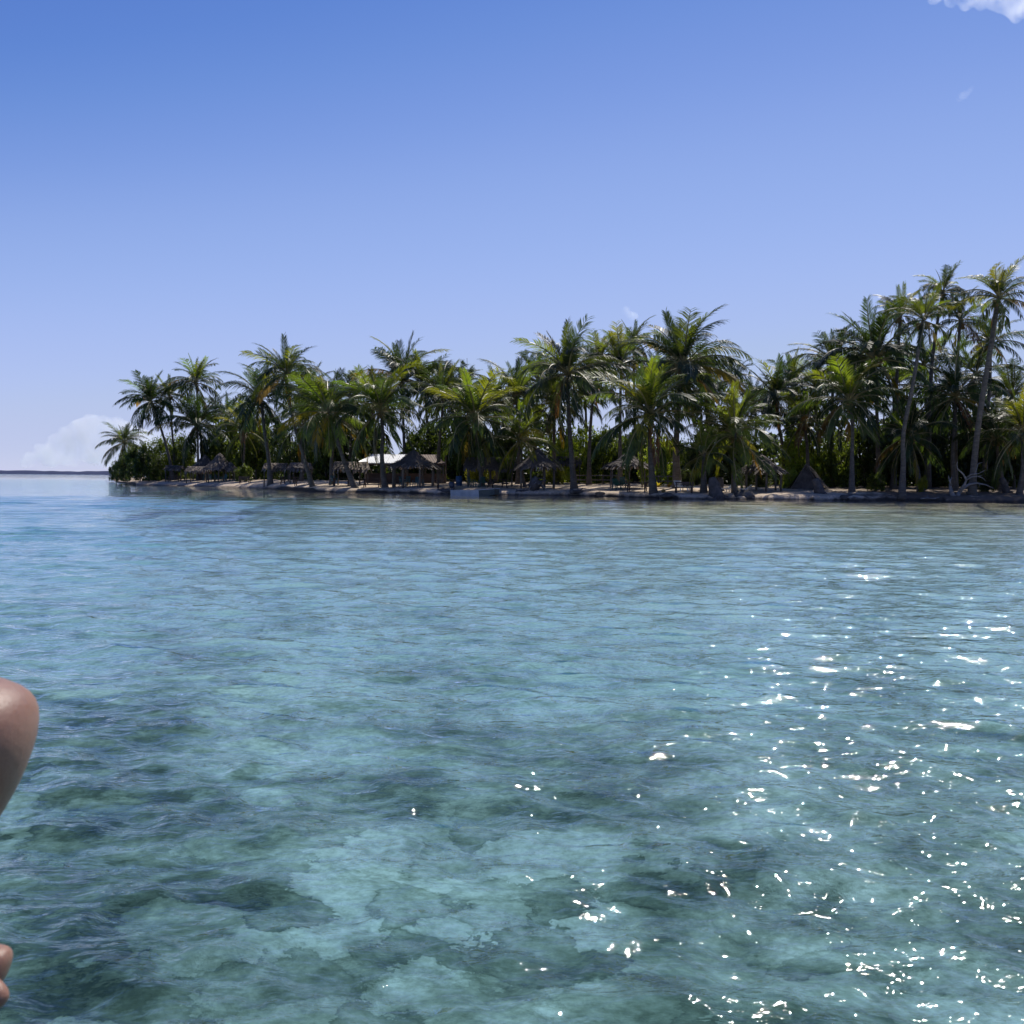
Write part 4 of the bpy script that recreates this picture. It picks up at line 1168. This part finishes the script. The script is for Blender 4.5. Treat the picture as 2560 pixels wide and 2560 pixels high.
for k, (px, s, rz, tl, lab) in enumerate([
    (1541, 4.2, 40, (0, 0), 'green plastic chair at the left of the heap under the dark cone hut'),
    (1549, 4.0, 150, (-18, 12), 'green plastic chair tipped over in the heap under the dark cone hut'),
    (1559, 4.3, 10, (8, -6), 'green plastic chair at the right of the heap under the dark cone hut'),
    (1180, 4.6, 70, (0, 0), 'green plastic chair behind the middle of the skiff'),
    (1204, 4.2, 200, (0, 0), 'green plastic chair beside the skiff palm\'s trunk')]):
    put('plastic_chair', CHAIR_G, lab, 'chair', px, s, rz, CG, tl, 0.06 if tl[0] else 0)
TG = 'teal plastic chairs under the huts'
for k, (px, s, rz, lab) in enumerate([
    (1006, 3.4, 30, 'teal plastic chair at the left under the largest cone hut'),
    (1018, 4.4, 200, 'teal plastic chair behind the leftmost one of the largest cone hut'),
    (1040, 3.0, -20, 'teal plastic chair in the middle under the largest cone hut'),
    (1052, 3.6, 110, 'teal plastic chair at the right under the largest cone hut'),
    (512, 7.0, 20, 'teal plastic chair at the left under the paired cone huts'),
    (528, 6.6, 160, 'teal plastic chair second from left under the paired cone huts'),
    (545, 6.2, 80, 'teal plastic chair third from left under the paired cone huts'),
    (560, 6.8, -30, 'teal plastic chair at the right under the paired cone huts'),
    (835, 4.4, 40, 'teal plastic chair behind the leaning palm\'s foot')]):
    put('plastic_chair', CHAIR_T, lab, 'chair', px, s, rz, TG)

# ------------------------------------------------------------------ skiff
def skiff():
    b = at(1187, 1238, shore(1187) - 0.7); b.z = 0.0
    root = empty('skiff', b, R(-24), 'flat bottomed white skiff moored at the beach', 'boat')
    L, Bm = 4.1, 1.3
    st = [(-.5, .86, .36, -.10), (-.25, 1.0, .38, -.12), (.0, 1.0, .42, -.12), (.16, .98, .45, -.12), (.5, .84, .56, .10)]
    def ring(inset):
        rows = []
        for t, w, g, k in st:
            x = t * (L - inset * 2); hw = Bm / 2 * w - inset; f = hw * .8
            rows.append([(x, -hw, g - (0 if inset == 0 else .01)), (x, -f, k + inset), (x, f, k + inset), (x, hw, g - (0 if inset == 0 else .01))])
        return rows
    o, i = ring(0), ring(.05)
    mb = MB()
    for rows in (o, i):
        for a in range(len(rows) - 1):
            for c in range(3): mb.quad(rows[a][c], rows[a + 1][c], rows[a + 1][c + 1], rows[a][c + 1])
    for a in range(len(o) - 1):
        for c in (0, 3): mb.quad(o[a][c], o[a + 1][c], i[a + 1][c], i[a][c])
    mb.quad(*o[0]); mb.quad(*i[0])
    mb.build('hull', M_HULL, root)
    mb = MB(); r = o[-1]; mb.quad(*[Vector(p) + Vector((.006, 0, 0)) for p in r]); r2 = i[-1]; mb.quad(*r2); 
    a, c = o[-2], o[-1]
    for q in (0, 1, 2): mb.quad(Vector(a[q]) + Vector((0, -.006 if q == 0 else 0.006 if q == 2 else 0, -.006)), Vector(c[q]) + Vector((0, -.006 if q == 0 else .006 if q == 2 else 0, -.006)), Vector(c[q + 1]) + Vector((0, -.006 if q == 0 else .006 if q == 2 else 0, -.006)), Vector(a[q + 1]) + Vector((0, -.006 if q == 0 else .006 if q == 2 else 0, -.006)))
    mb.build('bow_ramp', M_HULL2, root)
    for x in (-.9, .5):
        mb = MB(); mb.box((x, 0, .28), (.3, Bm * .9, .05)); mb.build('thwart', M_GREYWOOD, root)
    mb = MB()
    for sg in (0, 3):
        for a in range(len(o) - 1): mb.bar(Vector(o[a][sg]) + Vector((0, 0, .02)), Vector(o[a + 1][sg]) + Vector((0, 0, .02)), .07, .045)
    mb.build('gunwale', M_HULL, root)
    mt = empty('outboard_motor', (0, 0, 0)); mt.parent = root; mt.location = (-L / 2 - .12, 0, .45)
    for key in ('label', 'category', 'group'):
        if key in mt: del mt[key]
    mb = MB()
    mb.tube([(0, 0, .12), (0, 0, .2), (-.05, 0, .45), (-.08, 0, .62), (-.05, 0, .68)], [.10, .22, .25, .2, .06], 9); mb.build('cowling', M_MOTOR, mt, True)
    mb = MB(); mb.box((-.02, 0, -.2), (.16, .1, .7)); mb.box((.08, 0, 0.0), (.1, .2, .3)); mb.build('shaft', M_MOTOR, mt)
    mb = MB(); mb.bar((.1, 0, .25), (.6, .05, .32), .04, .04); mb.build('tiller', M_MOTOR, mt)
skiff()

# ------------------------------------------------------------------ driftwood, stumps, litter
def blob(mb, c, rx, ry, rz, seed, rough=0.25, n=12, m=8):
    rs = np.random.RandomState(seed)
    base = len(mb.v)
    ph = rs.uniform(0, 6.28, 6)
    for i in range(m + 1):
        v = math.pi * i / m
        for k in range(n):
            u = 2 * math.pi * k / n
            d = 1 + rough * (0.5 * math.sin(2 * u + ph[0] + v) + 0.35 * math.sin(3 * u + ph[1] - 2 * v) + 0.3 * math.sin(4 * v + ph[2]) + 0.25 * math.sin(5 * u + ph[3] + 3 * v)) + rs.uniform(-.04, .04) * (0 < i < m)
            mb.v.append((c[0] + rx * d * math.sin(v) * math.cos(u), c[1] + ry * d * math.sin(v) * math.sin(u), c[2] + rz * d * math.cos(v)))
    for i in range(m):
        for k in range(n):
            a, b2 = base + i * n + k, base + i * n + (k + 1) % n
            mb.f.append((a, a + n, b2 + n, b2)); mb.m.append(0)

def stump(label, pts, radii, px, s, seed):
    b = ground(px, s)
    rnd = random.Random(seed)
    root = empty('palm_stump', b, 0, label, 'stump', 'dead palm stumps')
    P = [at(x, y, b.y) - b for x, y in pts]
    P[0].z = -0.4
    k = F / b.y
    rr = [r / k for r in radii]
    mb = MB()
    # resample with a lumpy outline
    Q, RR = [], []
    for i in range(len(P) - 1):
        for t in range(4):
            u = t / 4; Q.append(P[i].lerp(P[i + 1], u)); RR.append((rr[i] + (rr[i + 1] - rr[i]) * u) * rnd.uniform(.93, 1.07))
    Q.append(P[-1]); RR.append(rr[-1])
    mb.tube(Q, RR, 11)
    mb.build('bole', M_STUMP, root, True)
    mb = MB()
    for q in range(9):
        a = q * .7
        mb.tube([(P[0].x + math.cos(a) * rr[0] * .7, math.sin(a) * rr[0] * .7, .12), (P[0].x + math.cos(a) * rr[0] * 1.35, math.sin(a) * rr[0] * 1.35, -.1)], [.05, .03], 5)
    mb.build('roots', M_STUMP, root)
stump('tall leaning dark stump at the water\'s edge left of the yellow hung palm', [(1792, 1248), (1788, 1225), (1783, 1205), (1780, 1193)], [22, 17, 13, 8], 1792, 0.35, 1)
stump('shorter grey stump standing behind the leaning one', [(1802, 1228), (1801, 1212), (1801, 1194)], [9, 8, 7], 1802, 4, 2)
stump('squat leaning stump on the sand in front of the thatched tent', [(2052, 1238), (2046, 1220), (2038, 1197)], [15, 12, 9], 2052, 1.6, 3)
stump('pale leaning stump behind the right edge palm', [(2520, 1222), (2510, 1208), (2503, 1196)], [11, 8, 6], 2520, 5, 4)

def dead_tree():
    b = ground(2390, 0.25)
    root = empty('dead_tree', b, 0, 'bleached dead tree with bare forked branches at the right waterline', 'dead tree')
    W = lambda pts, dy=0: [at(2220 + x / 5.68, 1080 + y / 5.68, b.y + dy * i) - b for i, (x, y) in enumerate(pts)]
    limbs = [([(950, 960), (900, 860), (880, 760), (885, 690), (905, 640)], [.22, .16, .10, .06, .03], .1),
             ([(900, 760), (870, 690), (860, 620)], [.07, .05, .02], -.1),
             ([(985, 960), (1000, 870), (1060, 800), (1150, 745), (1260, 725), (1390, 750), (1500, 800)], [.2, .16, .12, .09, .07, .05, .02], .12),
             ([(1020, 840), (1090, 740), (1110, 680), (1070, 600), (990, 530), (975, 470), (985, 425)], [.12, .09, .075, .06, .05, .035, .02], -.12),
             ([(1110, 680), (1180, 640), (1270, 628), (1340, 650), (1390, 700)], [.07, .06, .05, .035, .015], .15),
             ([(1110, 650), (1180, 600), (1290, 590), (1380, 540)], [.05, .04, .03, .012], -.2),
             ([(1230, 600), (1260, 520), (1280, 450), (1340, 430)], [.035, .028, .02, .01], .1),
             ([(1300, 725), (1300, 780)], [.03, .015], 0),
             ([(1270, 628), (1330, 615)], [.03, .012], 0)]
    for pts, rad, dy in limbs:
        mb = MB(); mb.tube(W(pts, dy), rad, 7)
        mb.build('branch', M_DRIFT, root, True)
    mb = MB(); blob(mb, (W([(965, 960)])[0]) + Vector((0, 0, -.05)), .45, .35, .22, 4, .3); mb.build('root_flare', M_DRIFT, root, True)
dead_tree()

def root_tangle():
    b = ground(1350, 0.9)
    rnd = random.Random(9)
    root = empty('root_tangle', b, 0, 'grey upturned root tangle under the cone hut with the pale slope', 'driftwood')
    k = F / b.y
    mb = MB(); blob(mb, (-.5, 0, .45), .55, .4, .62, 3, .35); mb.build('stump', M_STUMP, root, True)
    for q in range(13):
        a = rnd.uniform(-.4, 3.5); ln = rnd.uniform(.7, 1.7)
        x0 = rnd.uniform(-.7, .3)
        pts = [Vector((x0, rnd.uniform(-.3, .3), .3 + rnd.uniform(0, .5)))]
        d = Vector((math.cos(a), rnd.uniform(-.7, .2), math.sin(a) * .6)).normalized()
        for t in range(4):
            d = (d + Vector((rnd.uniform(-.4, .4), rnd.uniform(-.3, .3), -.28))).normalized(); pts.append(pts[-1] + d * ln / 4)
        mb = MB(); mb.tube(pts, [.11, .085, .06, .04, .02], 6); mb.build('root', M_DRIFT if q % 3 == 0 else M_STUMP, root, True)
root_tangle()

def log(label, p0, p1, r, px, s, mat, seed, dz=0.0, name='driftwood_log'):
    b = ground(px, s) if s > 0 else Vector((col_x(px, shore(px) + s), shore(px) + s, 0.0))
    rnd = random.Random(seed)
    k = F / b.y
    dx = (p1 - p0) / k / 2
    mb = MB()
    n = 9
    pts = [Vector((-dx + 2 * dx * i / (n - 1), rnd.uniform(-.12, .12), r * .6 + dz + rnd.uniform(-.03, .06))) for i in range(n)]
    mb.tube(pts, [r * (1 - .55 * i / (n - 1)) * rnd.uniform(.85, 1.15) for i in range(n)], 8)
    for q in range(3):
        i = rnd.randrange(1, n - 1)
        mb.tube([pts[i], pts[i] + Vector((rnd.uniform(.1, .4), rnd.uniform(-.2, .2), rnd.uniform(.05, .3)))], [r * .35, r * .12], 5)
    o = mb.build(name, mat, None, True, b)
    o.rotation_euler = (0, 0, rnd.uniform(-.25, .25))
    tag(o, label, 'driftwood', 'driftwood along the waterline')
log('dark driftwood log on the bank below the straight dark trunk', 1428, 1478, .22, 1452, .25, M_STUMP, 1)
log('thin dark plank afloat just off the leaning stump', 1756, 1792, .07, 1774, -1.6, M_STUMP, 2, .0, 'driftwood_plank')
log('pale driftwood branch washed up right of the thatched tent', 2030, 2110, .10, 2075, .12, M_DRIFT, 3)
log('pale thin driftwood at the foot of the S curved trunk', 2300, 2350, .06, 2325, .2, M_DRIFT, 4)
log('pale driftwood stick lying beside the dead tree', 2400, 2450, .07, 2428, .15, M_DRIFT, 5)
log('dark driftwood pile at the root tangle\'s water side', 1290, 1335, .13, 1312, .3, M_STUMP, 6)

def rock(label, px, s, w_px, h, seed, mat=None, name='shore_rock'):
    b = ground(px, s); k = F / b.y
    mb = MB(); blob(mb, (0, 0, h * .15), w_px / k, w_px / k * .6, h, seed, .3, 14, 9)
    o = mb.build(name, mat or M_ROCK, None, True, b)
    tag(o, label, 'rock', 'rocks along the waterline')
rock('flat dark rock ledge at the waterline right of the yellow hung palm', 1856, .3, 30, .34, 1)
rock('small dark rock at the edge below the tallest straight trunk', 1500, .2, 14, .2, 2)
rock('low dark rock at the waterline below the picnic table palm', 1668, .2, 22, .22, 3)
rock('pale coral rubble lump at the water left of the pale branch', 2026, .15, 12, .16, 4, M_DRIFT)
rock('small pale rubble lump on the bank below the largest cone hut', 1052, .25, 8, .14, 5, M_DRIFT)
rock('larger pale rubble lump right of the small one below the cone hut', 1072, .25, 10, .15, 6, M_DRIFT)
rock('dark rock half buried in the bank left of the skiff', 1108, .25, 16, .25, 7)
rock('dark shore rock right of the thatched tent stump', 2118, .2, 20, .22, 8)

def barrel():
    b = ground(1147, 7)
    mb = MB(); mb.tube([(0, 0, 0), (0, 0, .03), (0, 0, .28), (0, 0, .3), (0, 0, .6), (0, 0, .62), (0, 0, .86), (0, 0, .9)], [.27, .29, .29, .31, .31, .29, .29, .26], 14)
    o = mb.build('blue_barrel', M_BLUE, None, True, b)
    tag(o, 'blue plastic barrel standing behind the skiff\'s motor', 'barrel')
    b = ground(1658, 1.5)
    mb = MB(); blob(mb, (0, 0, .12), .17, .15, .14, 5, .06, 12, 8)
    o = mb.build('fallen_coconut', M_COCO, None, True, b)
    tag(o, 'fallen coconut on the sand between the big palm and the bench', 'coconut')
    b = ground(1953, .12)
    mb = MB(); mb.tube([(-.22, 0, .08), (-.1, 0, .1), (.1, .02, .1), (.24, 0, .07)], [.05, .1, .1, .04], 8)
    o = mb.build('washed_up_bottle', M_BLUE, None, True, b)
    tag(o, 'pale blue bottle washed up below the ragged hut', 'bottle')
barrel()

def bromeliad(label, px, s, seed, col, size):
    b = ground(px, s); rnd = random.Random(seed)
    mb = MB()
    for k in range(26):
        a = k * 2.4; e = rnd.uniform(.4, 1.2); ln = size * rnd.uniform(.7, 1.1)
        d = Vector((math.cos(a) * math.cos(e), math.sin(a) * math.cos(e), math.sin(e)))
        sd = Vector((-math.sin(a), math.cos(a), 0)) * .045
        m1 = d * ln * .6; t = m1 + (d + Vector((0, 0, -.7))).normalized() * ln * .45
        mb.quad(-sd, sd, m1 + sd, m1 - sd); mb.tri(m1 - sd, m1 + sd, t)
    o = mb.build('bromeliad', M_LEAF, None, False, b); o.color = (*col, 1)
    tag(o, label, 'plant', 'low yellow garden plants')
bromeliad('yellow spiky garden plant behind the big foreground palm', 1645, 10, 1, (.30, .24, .05), .62)
bromeliad('low reddish spiky plant beside the yellow one', 1672, 10, 2, (.22, .14, .06), .42)

def rail_fence(label, px0, px1, s, seed):
    b = ground((px0 + px1) / 2, s); k = F / b.y
    w = (px1 - px0) / k
    root = empty('rail_fence', b, 0, label, 'fence', 'low rail fences behind the beach')
    for i in range(4):
        mb = MB(); mb.tube([(-w / 2 + w * i / 3, 0, -.3), (-w / 2 + w * i / 3, 0, 1.0)], [.06, .05], 6); mb.build('post', M_POST, root)
    for z in (.45, .88):
        mb = MB(); mb.bar((-w / 2 - .2, -.07, z), (w / 2 + .2, -.07, z), .05, .09); mb.build('rail', M_GREYWOOD, root)
rail_fence('low rail fence behind the yellow garden plant', 1622, 1692, 13, 1)
rail_fence('low rail fence behind the pale bare palm trunk', 1440, 1540, 15, 2)

# ------------------------------------------------------------------ coral boulders on the lagoon floor
def coral_mesh(seed, mat):
    """a lumpy half-buried boulder"""
    rs = np.random.RandomState(seed)
    n, m = 30, 14
    lumps = [(rs.normal(size=3), rs.uniform(.12, .32), rs.uniform(.25, .6)) for _ in range(14)]
    V, Fc = [], []
    for i in range(m + 1):
        v = math.pi * .62 * i / m
        for k in range(n):
            u = 2 * math.pi * k / n
            d = np.array([math.sin(v) * math.cos(u), math.sin(v) * math.sin(u), math.cos(v)])
            r = .8
            for c, a, w in lumps:
                c = c / np.linalg.norm(c)
                r += a * math.exp(-(1 - d @ c) / (w * w)) - a * .25
            r += rs.uniform(-.03, .03)
            V.append((d[0] * r, d[1] * r, d[2] * r * .62))
    for i in range(m):
        for k in range(n):
            Fc.append((i * n + k, i * n + n + k, i * n + n + (k + 1) % n, i * n + (k + 1) % n))
    mb = MB(); mb.v, mb.f, mb.m = V, Fc, [0] * len(Fc)
    return mb.mesh('coral_boulder', mat, True)
def boulders():
    meshes = {1: [coral_mesh(80 + k, M_CORAL) for k in range(5)]}
    rnd = random.Random(21)
    spec = [(-2.85, 6.7, .5, 1), (-2.0, 7.5, .42, 1), (-3.5, 8.4, .45, 1), (-2.5, 9.4, .5, 1), (-1.5, 6.6, .36, 1)]
    own = ['largest pale coral boulder under water in the bottom left corner', 'pale coral boulder under water right of the largest one', 'pale coral boulder under water below the knee',
           'farthest pale coral boulder under water on the left', 'smallest pale coral boulder near the bottom edge']
    for k, (x, y, r, p) in enumerate(spec):
        o = bpy.data.objects.new('coral_boulder', meshes[p][k % 5]); link(o)
        o.location = (x, y, float(seabed_z(np.array(x), np.array(y))) - r * .22)
        o.rotation_euler = (0, 0, k * 1.7); o.scale = (r, r * rnd.uniform(.7, 1), r * rnd.uniform(.32, .42))
        tag(o, own[k], 'boulder', 'pale coral boulders')
boulders()
# ------------------------------------------------------------------ the boat under the camera and the person on it
def skin_mat():
    m, n, l, out = new_mat('sunned_skin')
    b = principled(n, (0.40, 0.20, 0.14), 0.40, 0.42)
    b.inputs['Subsurface Weight'].default_value = 0.25
    b.inputs['Subsurface Radius'].default_value = (0.012, 0.005, 0.003)
    b.inputs['Subsurface Scale'].default_value = 1.0
    t = noise(n, l, 9, 4, .6)
    r = ramp(n, [(.3, (0.22, 0.11, 0.07)), (.7, (0.32, 0.17, 0.112))])
    l.new(t.outputs['Fac'], r.inputs[0]); l.new(r.outputs[0], b.inputs['Base Color'])
    t2 = noise(n, l, 95, 6, .7)
    bp = n.new('ShaderNodeBump'); bp.inputs['Strength'].default_value = .5; bp.inputs['Distance'].default_value = .003
    l.new(t2.outputs['Fac'], bp.inputs['Height']); l.new(bp.outputs[0], b.inputs['Normal'])
    l.new(b.outputs[0], out.inputs['Surface'])
    return m
M_SKIN = skin_mat()
M_CLOTH = mat_rough('dark_shorts_cloth', (0.03, 0.035, 0.05), (0.05, 0.055, 0.08), 12, .9, .2)
M_HAIR = mat_rough('dark_hair', (0.02, 0.014, 0.01), (0.04, 0.028, 0.02), 20, .5, .3, .4, 60, (1, 1, .2))
M_DECK = mat_rough('grey_deck_paint', (0.07, 0.075, 0.085), (0.11, 0.115, 0.125), 2, .6, .1, .3)

DECK_Z = 1.075
def boat():
    root = empty('tour_boat', (-1.2, -1.0, DECK_Z), 0, 'grey boat deck carrying the seated person beside the camera', 'boat')
    edge = [(-2.6, 1.9), (-0.94, 1.62), (-0.70, 1.28), (-0.58, 1.02), (0.3, 0.55), (1.0, -0.4), (1.0, -4.0), (-2.6, -4.0)]
    off = Vector((-1.2, -1.0))
    P = [Vector((x, y)) - off for x, y in edge]
    mb = MB()
    n = len(P)
    mb.v += [(p.x, p.y, 0.0) for p in P] + [(p.x, p.y, -.05) for p in P]
    mb.f += [tuple(range(n))[::-1], tuple(range(n, 2 * n))] + [(i, (i + 1) % n, n + (i + 1) % n, n + i) for i in range(n)]
    mb.m = [0] * len(mb.f)
    mb.build('deck', M_DECK, root)
    mb = MB()
    c = sum(P, Vector((0, 0))) / n
    rows = []
    for k, z in ((.995, -.051), (.985, -.4), (.93, -.85), (.80, -1.35)):
        rows.append([(c.x + (p.x - c.x) * k, c.y + (p.y - c.y) * k, z) for p in P])
    for r in range(3):
        for i in range(n):
            mb.quad(rows[r][i], rows[r][(i + 1) % n], rows[r + 1][(i + 1) % n], rows[r + 1][i])
    mb.build('hull', M_DECK, root)
    # unseen roof behind the camera, added to shade the seated person's knee
    mb = MB(); mb.box((.35, -1.15, 1.45), (3.6, 3.6, .05)); mb.build('unseen_canopy', M_DECK, root)
    for x, y in ((-1.2, .5), (2.0, .5), (-1.2, -2.8), (2.0, -2.8)):
        mb = MB(); mb.tube([(x, y, 0), (x, y, 1.43)], [.025, .025], 8); mb.build('canopy_pole', M_WHITE, root)
boat()

def person():
    YL = 1.20                                    # the near leg's plane, metres ahead
    root_loc = at(-700, 2440, YL); root_loc.z = DECK_Z
    root = empty('person', root_loc, 0, 'person sitting with one bare knee raised and toes at the deck\'s edge', 'person')
    W = lambda px, py, dy=0.0: at(px, py, YL + dy) - root_loc
    V, E, Rr = [], [], []
    def add(p, r, parent=None):
        V.append(tuple(p)); Rr.append((r, r) if not isinstance(r, tuple) else r)
        if parent is not None: E.append((parent, len(V) - 1))
        return len(V) - 1
    hipz = DECK_Z + .11 - root_loc.z
    pel = add((-.13, .16, hipz), (.12, .10))
    # near (right) leg: thigh up to the knee, shin back down, foot pointing right
    knee = W(-48, 1836)
    th0 = add((-.10, .04, hipz + .02), .082, pel)
    th1 = add(Vector((-.10, .04, hipz)).lerp(knee, .5) + Vector((0, 0, .02)), .125, th0)
    th2 = add(Vector((-.10, .04, hipz)).lerp(knee, .82) + Vector((0, 0, .012)), .125, th1)
    kn = add(knee, .125, th2)
    ank = W(-440, 2330, .05)
    s1 = add(knee.lerp(ank, .22) + Vector((-.012, 0, -.004)), .104, kn)
    s2 = add(knee.lerp(ank, .48) + Vector((-.022, 0, 0)), .1, s1)
    s3 = add(knee.lerp(ank, .78), .07, s2)
    an = add(ank, .055, s3)
    heel = add(ank + Vector((-.045, 0, -.025)), .03, an)
    mid = add(W(-215, 2402, .03), (.036, .028), an)
    ball = add(W(-95, 2420, .015), (.042, .02), mid)
    # toes: great toe farther away, the others nearer the camera
    tp = [(W(20, 2436, .028), .033), (W(13, 2516, -.012), .0175), (W(-38, 2500, -.035), .014), (W(-62, 2512, -.055), .013), (W(-90, 2520, -.072), .012)]
    for q, (t, r) in enumerate(tp):
        b0 = W(-75 - 12 * q, 2420 + 12 * q, .022 - .02 * q)
        k = add(b0, r * 1.0, ball)
        k2 = add(b0.lerp(t, .55) + Vector((0, 0, .004)), r * .98, k)
        add(t, r * .98, k2)
    # far leg, crossed low on the deck
    k2 = Vector((-.08, .50, .13))
    a = add((-.10, .27, hipz), .082, pel); a = add(Vector((-.10, .27, hipz)).lerp(k2, .55), .07, a); a = add(k2, .056, a)
    an2 = Vector((-.30, .36, .05)); a = add(k2.lerp(an2, .4), .05, a); a = add(an2, .035, a); a = add(an2 + Vector((-.12, -.06, -.01)), .026, a)
    # torso, neck, head, arms
    sp1 = add((-.20, .155, hipz + .17), (.115, .15), pel)
    sp2 = add((-.24, .15, hipz + .36), (.115, .165), sp1)
    nk0 = add((-.235, .15, hipz + .49), (.07, .085), sp2)
    nk = add((-.21, .15, hipz + .56), .05, nk0)
    hd0 = add((-.18, .15, hipz + .64), (.075, .07), nk)
    hd1 = add((-.175, .15, hipz + .74), (.095, .08), hd0)
    add((-.19, .15, hipz + .81), (.07, .06), hd1)
    for sy, hand in ((-1, Vector((-.42, -.12, .09))), (1, Vector((-.45, .42, .09)))):
        sh = Vector((-.235, .15 + sy * .17, hipz + .42))
        el = sh.lerp(hand, .5) + Vector((-.05, sy * .07, -.07))
        a = add(sh, .05, sp2); a = add(sh.lerp(el, .55), .043, a); a = add(el, .036, a); a = add(el.lerp(hand, .8), .026, a)
        pm = add(hand, (.036, .018), a)
        dirx = (hand - el).normalized()
        for q in range(4):
            f0 = hand + dirx * .05 + Vector((0, (q - 1.5) * .019, 0)); i = add(f0, .0085, pm)
            i = add(f0 + dirx * .03 + Vector((0, 0, -.006)), .008, i); add(f0 + dirx * .05 + Vector((0, 0, -.024)), .0075, i)
        i = add(hand + Vector((.01, -sy * .04, -.004)), .009, pm); add(hand + dirx * .04 + Vector((0, -sy * .055, -.012)), .0085, i)
    me = bpy.data.meshes.new('body')
    me.from_pydata(V, E, [])
    o = bpy.data.objects.new('body', me); link(o, root)
    me.materials.append(M_SKIN)
    sk = o.modifiers.new('skin', 'SKIN'); sk.use_smooth_shade = True
    lay = me.skin_vertices[0].data if me.skin_vertices else None
    if lay is None:
        bpy.context.view_layer.objects.active = o
        o.select_set(True); bpy.ops.mesh.customdata_skin_add(); lay = me.skin_vertices[0].data
    for i, r in enumerate(Rr):
        lay[i].radius = r
        lay[i].use_root = (i == 0)
    sb = o.modifiers.new('smooth', 'SUBSURF'); sb.levels = 2; sb.render_levels = 3
    # nose, eyes and mouth, hair, shorts
    fx, fy, fz = -.082, .15, hipz + .70
    mb = MB(); blob(mb, (fx + .004, fy, fz), .02, .014, .026, 2, .05, 10, 8); mb.build('nose', M_SKIN, root, True)
    for sy in (-1, 1):
        mb = MB(); blob(mb, (fx - .008, fy + sy * .032, fz + .03), .010, .014, .008, 3, .02, 10, 8); mb.build('eye', M_WHITE, root, True)
        mb = MB(); blob(mb, (fx - .095, fy + sy * .078, fz + .01), .018, .01, .03, 4, .05, 10, 8); mb.build('ear', M_SKIN, root, True)
    mb = MB(); blob(mb, (fx - .006, fy, fz - .04), .009, .024, .007, 5, .05, 10, 8); mb.build('mouth', M_SKIN, root, True)
    mb = MB(); blob(mb, (fx - .115, fy, fz + .055), .095, .092, .10, 6, .06, 18, 12); mb.build('hair', M_HAIR, root, True)
    mb = MB(); mb.tube([(-.20, .155, hipz + .12), (-.15, .155, hipz), (-.11, .155, hipz - .03)], [.16, .175, .13], 16); mb.build('shorts', M_CLOTH, root, True)
person()

# ------------------------------------------------------------------ clouds
def cloud_mat(name, dens, scale, lo, hi, aniso=0.35):
    m, n, l, out = new_mat(name)
    v = n.new('ShaderNodeVolumePrincipled')
    v.inputs['Color'].default_value = (1, 1, 1, 1)
    v.inputs['Anisotropy'].default_value = aniso
    geo = n.new('ShaderNodeNewGeometry')
    t = noise(n, l, scale, 5, .6, geo.outputs['Position'])
    mr = n.new('ShaderNodeMapRange'); mr.inputs[1].default_value = lo; mr.inputs[2].default_value = hi
    mr.inputs[3].default_value = 0.0; mr.inputs[4].default_value = dens
    l.new(t.outputs['Fac'], mr.inputs[0]); l.new(mr.outputs[0], v.inputs['Density'])
    l.new(v.outputs[0], out.inputs['Volume'])
    return m

def cloud(label, name, puffs, Y, mat, seed, group=None, vox=10.0, jit=1):
    """puffs: (px, py, radius px) circles of the cloud's outline at Y metres"""
    rnd = random.Random(seed)
    mb = MB()
    k = F / Y
    for px, py, r in puffs:
        c = at(px, py, Y)
        for q in range(3 if jit else 1):
            rr = r / k * rnd.uniform(.7, 1.0)
            cc = c + Vector((rnd.uniform(-.35, .35) * rr, rnd.uniform(-1.2, 1.2) * rr, rnd.uniform(-.3, .3) * rr)) * (1 if q else 0)
            blob(mb, cc, rr, rr * 1.2, rr * .85, rnd.randrange(9999), .16, 14, 10)
    o = mb.build(name, mat)
    rm = o.modifiers.new('merge', 'REMESH'); rm.mode = 'VOXEL'; rm.voxel_size = vox
    tag(o, label, 'cloud', group)
    return o

cum = []
_r = random.Random(4)
crest = [(70, 1140, 16), (105, 1122, 18), (135, 1100, 15), (160, 1078, 15), (185, 1062, 15), (210, 1056, 17), (235, 1050, 16), (262, 1052, 17), (290, 1056, 18), (315, 1066, 20), (345, 1080, 22), (380, 1100, 24)]
for x, y, r in crest:
    cum.append((x, y, r))
    yy = y + r
    while yy < 1158:
        cum.append((x + _r.uniform(-6, 6), yy, r * 1.15)); yy += r * 1.3
M_CUM = cloud_mat('cumulus', 0.0095, 0.006, .30, .60)
cloud('white crested cumulus cloud low over the horizon left of the islet', 'cumulus_cloud', cum, 6500, M_CUM, 3, None, 16)
M_WISP = cloud_mat('wispy_cloud', 0.011, 0.010, .40, .70)
cloud('wispy white cloud cut by the top right corner', 'wisp_cloud', [(2340, -6, 20), (2380, 0, 24), (2420, 4, 24), (2460, 6, 26), (2500, 2, 30), (2540, 16, 34), (2580, 20, 40), (2520, -24, 40), (2440, -24, 36), (2540, 40, 18)], 4000, M_WISP, 5, 'small wisps of cloud', 8)
cloud('small puff of cloud above the distant palm crown', 'wisp_cloud', [(1566, 772, 9), (1572, 786, 11), (1582, 792, 12), (1560, 780, 7)], 4000, M_WISP, 6, 'small wisps of cloud', 4)
cloud('tiny puff of cloud behind the tall straight palm\'s crown', 'wisp_cloud', [(1448, 808, 8), (1460, 812, 10), (1470, 806, 7)], 4000, M_WISP, 7, 'small wisps of cloud', 4)
cloud('faint shred of cloud high on the right', 'wisp_cloud', [(2400, 244, 12), (2414, 236, 12), (2430, 224, 8), (2446, 214, 6)], 4000, cloud_mat('faint_cloud', .0035, .012, .4, .7), 8, 'small wisps of cloud', 4)
